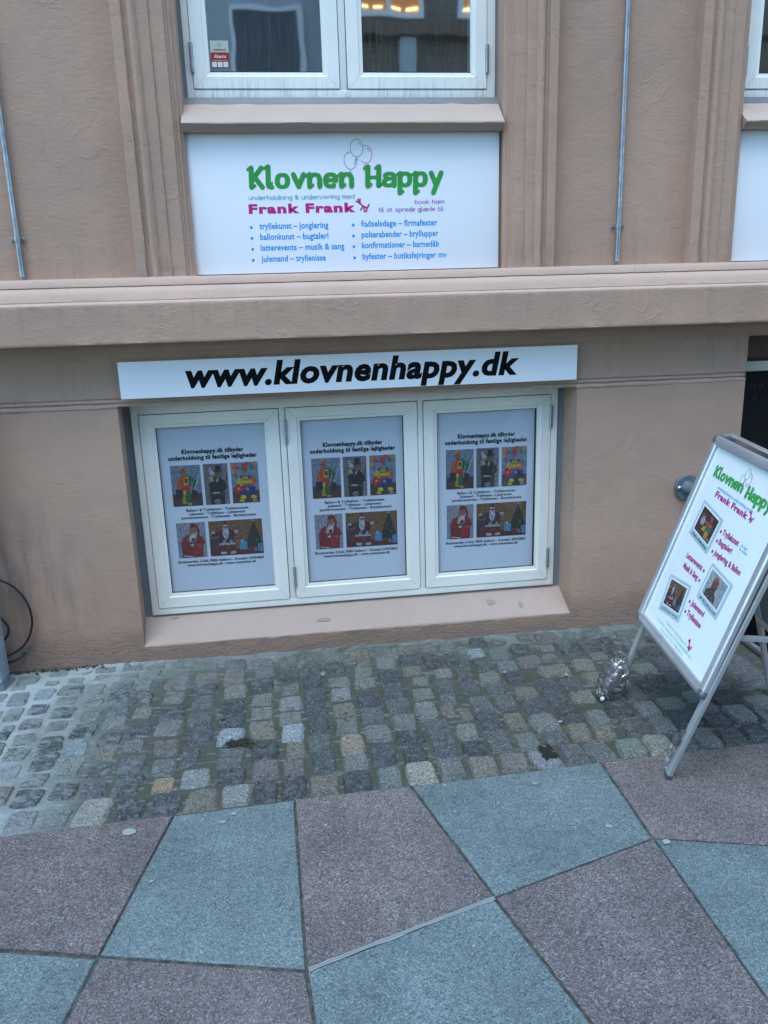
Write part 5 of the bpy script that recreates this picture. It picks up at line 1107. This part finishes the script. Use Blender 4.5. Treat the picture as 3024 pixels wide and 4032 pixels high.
mb = MB(); a_ = on(Wd - .012, .235, -.024) - off; b_ = rp(Wd - .02, .56); mb.obox(a_, b_, uV, aV, .010, .003); mb.build('brace', M['alu_leg'], S_, bevel=.001)

# water bottle weight wrapped in clear film on the far leg
def crinkle(seed, stretch=(1, 1, 1)):
    k = NT('crinkled_clear_film', .12, spec=.9); k.t.nodes.remove(k.b); out = [n for n in k.t.nodes if n.type == 'OUTPUT_MATERIAL'][0]
    gl = k.n('ShaderNodeBsdfGlossy'); gl.inputs['Roughness'].default_value = .16; tr = k.n('ShaderNodeBsdfTransparent'); tr.inputs['Color'].default_value = (.80, .80, .82, 1)
    df = k.n('ShaderNodeBsdfDiffuse'); df.inputs['Color'].default_value = (.33, .34, .36, 1)
    h1 = k.noise(k.mapv(k.obj, stretch), 13, 2, .5, 1.4); rd = k.math('ABSOLUTE', k.math('SUBTRACT', h1, .5)); bp_ = k.n('ShaderNodeBump'); bp_.inputs['Distance'].default_value = .03; k.link(rd, bp_.inputs['Height'])
    for q in (gl, df): k.link(bp_.outputs[0], q.inputs['Normal'])
    m1 = k.n('ShaderNodeMixShader'); k.link(k.rng(h1, .42, .64, .07, .34), m1.inputs[0]); k.link(tr.outputs[0], m1.inputs[1]); k.link(gl.outputs[0], m1.inputs[2])
    m2 = k.n('ShaderNodeMixShader'); k.link(k.rng(h1, .45, .70, .05, .22), m2.inputs[0]); k.link(m1.outputs[0], m2.inputs[1]); k.link(df.outputs[0], m2.inputs[2]); k.link(m2.outputs[0], out.inputs[0]); return k.m
M['wrap'] = crinkle(1, (1, 1, .7))
bagb = Vector((1.212, -.700, 0)); bagt = Vector((1.262, -.682, .180))
s = tag(empty('wrapped_bottle', bagb), 'plastic bottle wrapped in clear crinkled film against the far leg of the board', 'weight')
def blob(base, top, prof, amp, seed, n=28, m=26, asp=.85):
    ax = (top - base); mb = MB(); L = ax.length
    for j in range(m + 1):
        t = j / m; r0 = 0
        for (ta, ra), (tb_, rb) in zip(prof, prof[1:]):
            if ta <= t <= tb_: q = (t - ta) / (tb_ - ta); q = q * q * (3 - 2 * q); r0 = ra + (rb - ra) * q
        for i in range(n):
            a = 2 * math.pi * i / n; v = Vector((math.cos(a), math.sin(a) * asp, 0))
            rr = r0 * (1 + amp * noise.noise(Vector((math.cos(a) * 2.2, math.sin(a) * 2.2, t * 5 + seed))) + amp * .8 * noise.noise(Vector((math.cos(a) * 6, math.sin(a) * 6, t * 14 + seed))))
            mb.v.append(tuple(base + ax * t + v * rr - bagb))
    for j in range(m):
        for i in range(n): mb.f.append([j * n + i, j * n + (i + 1) % n, (j + 1) * n + (i + 1) % n, (j + 1) * n + i]); mb.c.append(None); mb.m.append(0)
    mb.f.append(list(range(n))[::-1]); mb.c.append(None); mb.m.append(0)
    return mb
core = blob(bagb + Vector((0, 0, .006)), bagt - Vector((.004, 0, .03)), [(0, .028), (.08, .038), (.6, .038), (.85, .030), (1, .008)], .03, 3)
kb = NT('murky_bottle', .2, spec=.6); nn = kb.noise(kb.mapv(kb.obj, (1, 1, 1.6)), 20, 4, .6); kb.col(kb.ramp(nn, [(.35, (.035, .03, .028)), (.5, (.10, .085, .08)), (.62, (.16, .16, .18)), (.75, (.30, .30, .33))])); kb.bump(nn, .004)
core.build('bottle', kb.m, s, smooth=True, ang=180)
blob(bagb + Vector((0, 0, .002)), bagt, [(0, .036), (.05, .050), (.3, .058), (.65, .052), (.86, .036), (.95, .024), (1, .030)], .20, 7, 40, 34).build('clear_film', M['wrap'], s, smooth=True, ang=180)
mb = MB(); mb.tube([(-.030, -.020, .012), (-.034, -.024, .010), (-.040, -.028, .008)], [.009, .009, .007], 12); mb.build('bottle_cap', flat_mat('white_bottle_cap', (.62, .68, .66), .4), s, smooth=True)
# torn film and tape on the near leg
s = tag(empty('torn_film', footN), 'torn strip of clear film and brown tape round the near leg of the board', 'film')
lg = (on(Wd - .006, .62, -.020) - footN); lg = lg / lg.length
def strip(tlist, wl, seed, nm, mat, sidev, o_=0):
    mb = MB(); n = 7; m_ = len(tlist)
    for j, t in enumerate(tlist):
        for i in range(n):
            q = i / (n - 1) - .5; w_ = wl[j]
            c = lg * t + sidev * (-.017 + o_ + q * w_) + outN * (.012 + .010 * nz(i * 1.3, t * 30, seed, 1.0)); c = c + aV * .006 * nz(i, t * 40, seed + 4, 1)
            mb.v.append(tuple(c))
    for j in range(m_ - 1):
        for i in range(n - 1): mb.f.append([j * n + i, j * n + i + 1, (j + 1) * n + i + 1, (j + 1) * n + i]); mb.c.append(None); mb.m.append(0)
    return mb.build(nm, mat, s, smooth=True, ang=180)
sd = aV.cross(lg).normalized(); left = aV
ts = [.008 + i * .0125 for i in range(14)]
strip(ts, [.018, .024, .028, .030, .031, .032, .034, .036, .036, .034, .030, .026, .02, .012], 2, 'loose_film', M['wrap'], left, .036)
tp = flat_mat('brown_grey_tape', (.085, .082, .075), .3)
strip([.112, .122, .132, .142, .150], [.034, .044, .046, .040, .03], 9, 'tape', tp, left, .042)
strip([.165, .172, .180], [.02, .018, .010], 11, 'tape', tp, left, .030)
# round base at the right edge
s = tag(empty('weight', (1.925, -.83, 0)), 'round dark grey rubber base cut off by the right photo edge', 'rubber base')
mb = MB(); mb.tube([(0, 0, -.004), (0, 0, .008), (0, 0, .015), (0, 0, .0185)], [.088, .088, .078, .05], 36); mb.build('base', M['rubber_grey'], s, smooth=True, ang=40)
mb = MB(); mb.tube([(0, 0, .018), (0, 0, .07)], .018, 16); mb.build('socket', M['rubber_grey'], s, smooth=True)

# ------------------------------------------------------------ small litter: gum, droppings, dirt, moss
def splat(pts, z, rmin, rmax, name, mat, seed, kind=True, parent=None):
    mb = MB(); rr = random.Random(seed)
    for x, y, r0 in pts:
        n = 11; r1 = r0 or rr.uniform(rmin, rmax); o_ = rr.random() * 40; v = []
        for i in range(n): a = 2 * math.pi * i / n; q = r1 * (1 + .45 * noise.noise(Vector((math.cos(a) * 1.2, math.sin(a) * 1.2, o_)))); v.append((x + q * math.cos(a) * 1.15, y + q * math.sin(a) * .9, z))
        mb.add(v + [(x, y, z + .0002)], [(i, (i + 1) % n, n) for i in range(n)])
    o = mb.build(name, mat, parent, smooth=True)
    tag(o, 'flattened gum, droppings and crumbs scattered over the pavement' if name == 'gum_spots' else 'small tufts of moss in the joints of the pavement', {'gum_spots': 'litter', 'moss_tufts': 'moss'}[name], kind='stuff'); return o
gums = [(-.574, -1.262, .019), (-.255, -1.225, .008), (-.287, -1.262, .008), (-.30, -1.30, .004), (-.47, -1.50, .005), (.895, -1.475, .009), (1.035, -1.573, .011), (1.045, -1.155, .005), (.44, -1.187, .006), (.74, -1.225, .008), (.985, -1.75, .004), (-.15, -1.36, .003)]
splat(gums, .0042, .003, .006, 'gum_spots', M['gum'], 3)
rr = random.Random(8)
cob = [(-.30, -.76, .008), (.86, -.42, .007), (1.11, -.49, .008), (.075, -.30, .006), (.955, -.86, .008)] + [(rr.uniform(-1.0, 1.8), rr.uniform(-1.1, -.03), rr.choice((.0009, .0012, .0016))) for _ in range(110)]
o = splat(cob, .0074, .002, .004, 'gum_spots', flat_mat('bluish_white_specks', (.25, .29, .32), .9), 5); o['label'] = 'bluish white specks and droppings scattered over the setts'
# dark wet dirt patches
for i, (x, y, w_, h_, lab) in enumerate(((-.262, -.795, .10, .045, 'black wet dirt patch with moss between setts left of centre'), (.845, -1.055, .055, .075, 'black oily stain on the setts near the slab corner'), (-.335, -.615, .035, .014, 'small dark damp patch on a sett below the left poster'))):
    mb = MB(); n = 36; v = []
    for q in range(n): a = 2 * math.pi * q / n; f_ = 1 + .9 * noise.noise(Vector((math.cos(a) * 2.6, math.sin(a) * 2.6, i * 7.3 + 2))) + .4 * noise.noise(Vector((math.cos(a) * 7, math.sin(a) * 7, i * 3.3))); v.append((x + w_ / 2 * f_ * math.cos(a), y + h_ / 2 * f_ * math.sin(a), .0060))
    mb.add([(x, y, .0066)] + v, [(0, q + 1, (q + 1) % n + 1) for q in range(n)]); tag(mb.build('dirt_patch', M['dirt'], smooth=True), lab, 'dirt patch')
ms = []
for x, y, sx, sy, n in ((-.24, -.815, .03, .010, 40), (-.15, -.70, .05, .004, 12), (.83, -.90, .05, .02, 20), (.40, -.70, .02, .05, 14), (.15, -.70, .01, .03, 8), (1.05, -.62, .05, .01, 12), (-1.12, -.03, .22, .012, 60)):
    for _ in range(n): ms.append((rr.gauss(x, sx), rr.gauss(y, sy), rr.uniform(.002, .0045)))
splat(ms, .004, .002, .004, 'moss_tufts', M['moss'], 6)
# dark crumbly soil where the wall meets the ground at the left
mb = MB()
for _ in range(170):
    x = rr.uniform(-1.36, -.90); y = -.006 - abs(rr.gauss(0, .012)); r0 = rr.uniform(.003, .009); z = rr.uniform(-.004, .006)
    v = [(x + r0 * rr.uniform(.7, 1.2) * a, y + r0 * rr.uniform(.7, 1.2) * b, z + r0 * rr.uniform(.5, .9) * c) for a, b, c in ((1, 0, 0), (-1, 0, 0), (0, 1, 0), (0, -1, 0), (0, 0, 1), (0, 0, -1))]
    mb.add(v, [(0, 2, 4), (2, 1, 4), (1, 3, 4), (3, 0, 4), (2, 0, 5), (1, 2, 5), (3, 1, 5), (0, 3, 5)])
ks = NT('dark_soil', .95); ns = ks.noise(ks.pos, 60, 3); ks.col(ks.ramp(ns, [(.4, (.02, .022, .018)), (.6, (.08, .085, .075)), (.72, (.30, .32, .31))]))
tag(mb.build('soil_crumbs', ks.m), 'dark crumbly soil along the foot of the wall at the left', 'soil', kind='stuff')

# ------------------------------------------------------------ the other side of the street, seen in the upper panes
def far_house(x0, x1, y, h, mat, label, wins):
    s = tag(empty('building', ((x0 + x1) / 2, y, 0)), label, 'building'); cx = (x0 + x1) / 2
    mb = MB(); mb.box(x0 - cx, x1 - cx, -6, 0, -.05, h); mb.build('wall', mat, s)
    mb = MB(); mb.box(x0 - cx - .05, x1 - cx + .05, -6.1, .25, h, h + .3); mb.build('roof_edge', M['pale_render'], s)
    for a, b, z0, z1, lit, nb in wins:
        a -= cx; b -= cx; mb = MB(); t = .09
        mb.box(a, a + t, .0, .09, z0, z1); mb.box(b - t, b, .0, .09, z0, z1); mb.box(a + t, b - t, .0, .09, z0, z0 + t); mb.box(a + t, b - t, .0, .09, z1 - t, z1)
        for q in range(1, nb): xx = a + (b - a) * q / nb; mb.box(xx - .04, xx + .04, .0, .085, z0 + t, z1 - t)
        f = mb.build('window', M['far_frame'], s)
        mb = MB(); mb.add([(a + t, .02, z0 + t), (b - t, .02, z0 + t), (b - t, .02, z1 - t), (a + t, .02, z1 - t)], [(0, 1, 2, 3)]); mb.build('pane', M['lit'] if lit else M['far_pane'], f)
        if lit:
            mb = MB()
            for q in range(nb * 2): xx = a + (b - a) * (q + .5) / (nb * 2); mb.box(xx - .16, xx + .05, .03, .05, z0 + .14, z0 + .19)
            mb.build('lamp', M['lamp'], f)
    return s
far_house(-9, 1.35, -14.5, 12.4, M['pale_render'], 'pale grey rendered house reflected in the left upper pane', [(-.75, .75, 5.35, 7.45, False, 1), (-3.2, -1.3, 5.35, 7.0, False, 2), (-.75, .75, 2.4, 4.2, False, 1), (-3.2, -1.3, 2.4, 4.2, False, 2), (-6.5, -4.5, 5.35, 7.0, False, 2)])
far_house(1.35, 14, -13.5, 13.2, M['brick'], 'brown brick house with lit windows reflected in the right upper pane', [(1.75, 3.05, 6.95, 8.6, True, 2), (3.75, 4.6, 6.95, 8.6, True, 1), (5.6, 7.0, 6.95, 8.6, True, 2), (1.75, 3.05, 3.2, 5.0, False, 2), (5.6, 7.0, 3.2, 5.0, False, 2), (8.4, 9.8, 6.95, 8.6, False, 2)])
bh = [o for o in bpy.data.objects if o.get('label', '').startswith('brown brick house')][0]
mb = MB(); mb.box(-5.10, -4.80, 0, .25, 3.6, 6.55); mb.build('pillar', M['pale_render'], bh); mb = MB(); mb.box(-6.3, 6.3, 0, .35, 6.58, 6.80); mb.build('string_course', M['dark_plaster'], bh); mb = MB(); mb.box(-6.3, -3.9, 0, .9, 5.2, 5.35); mb.build('canopy', M['grey_trim'], bh)
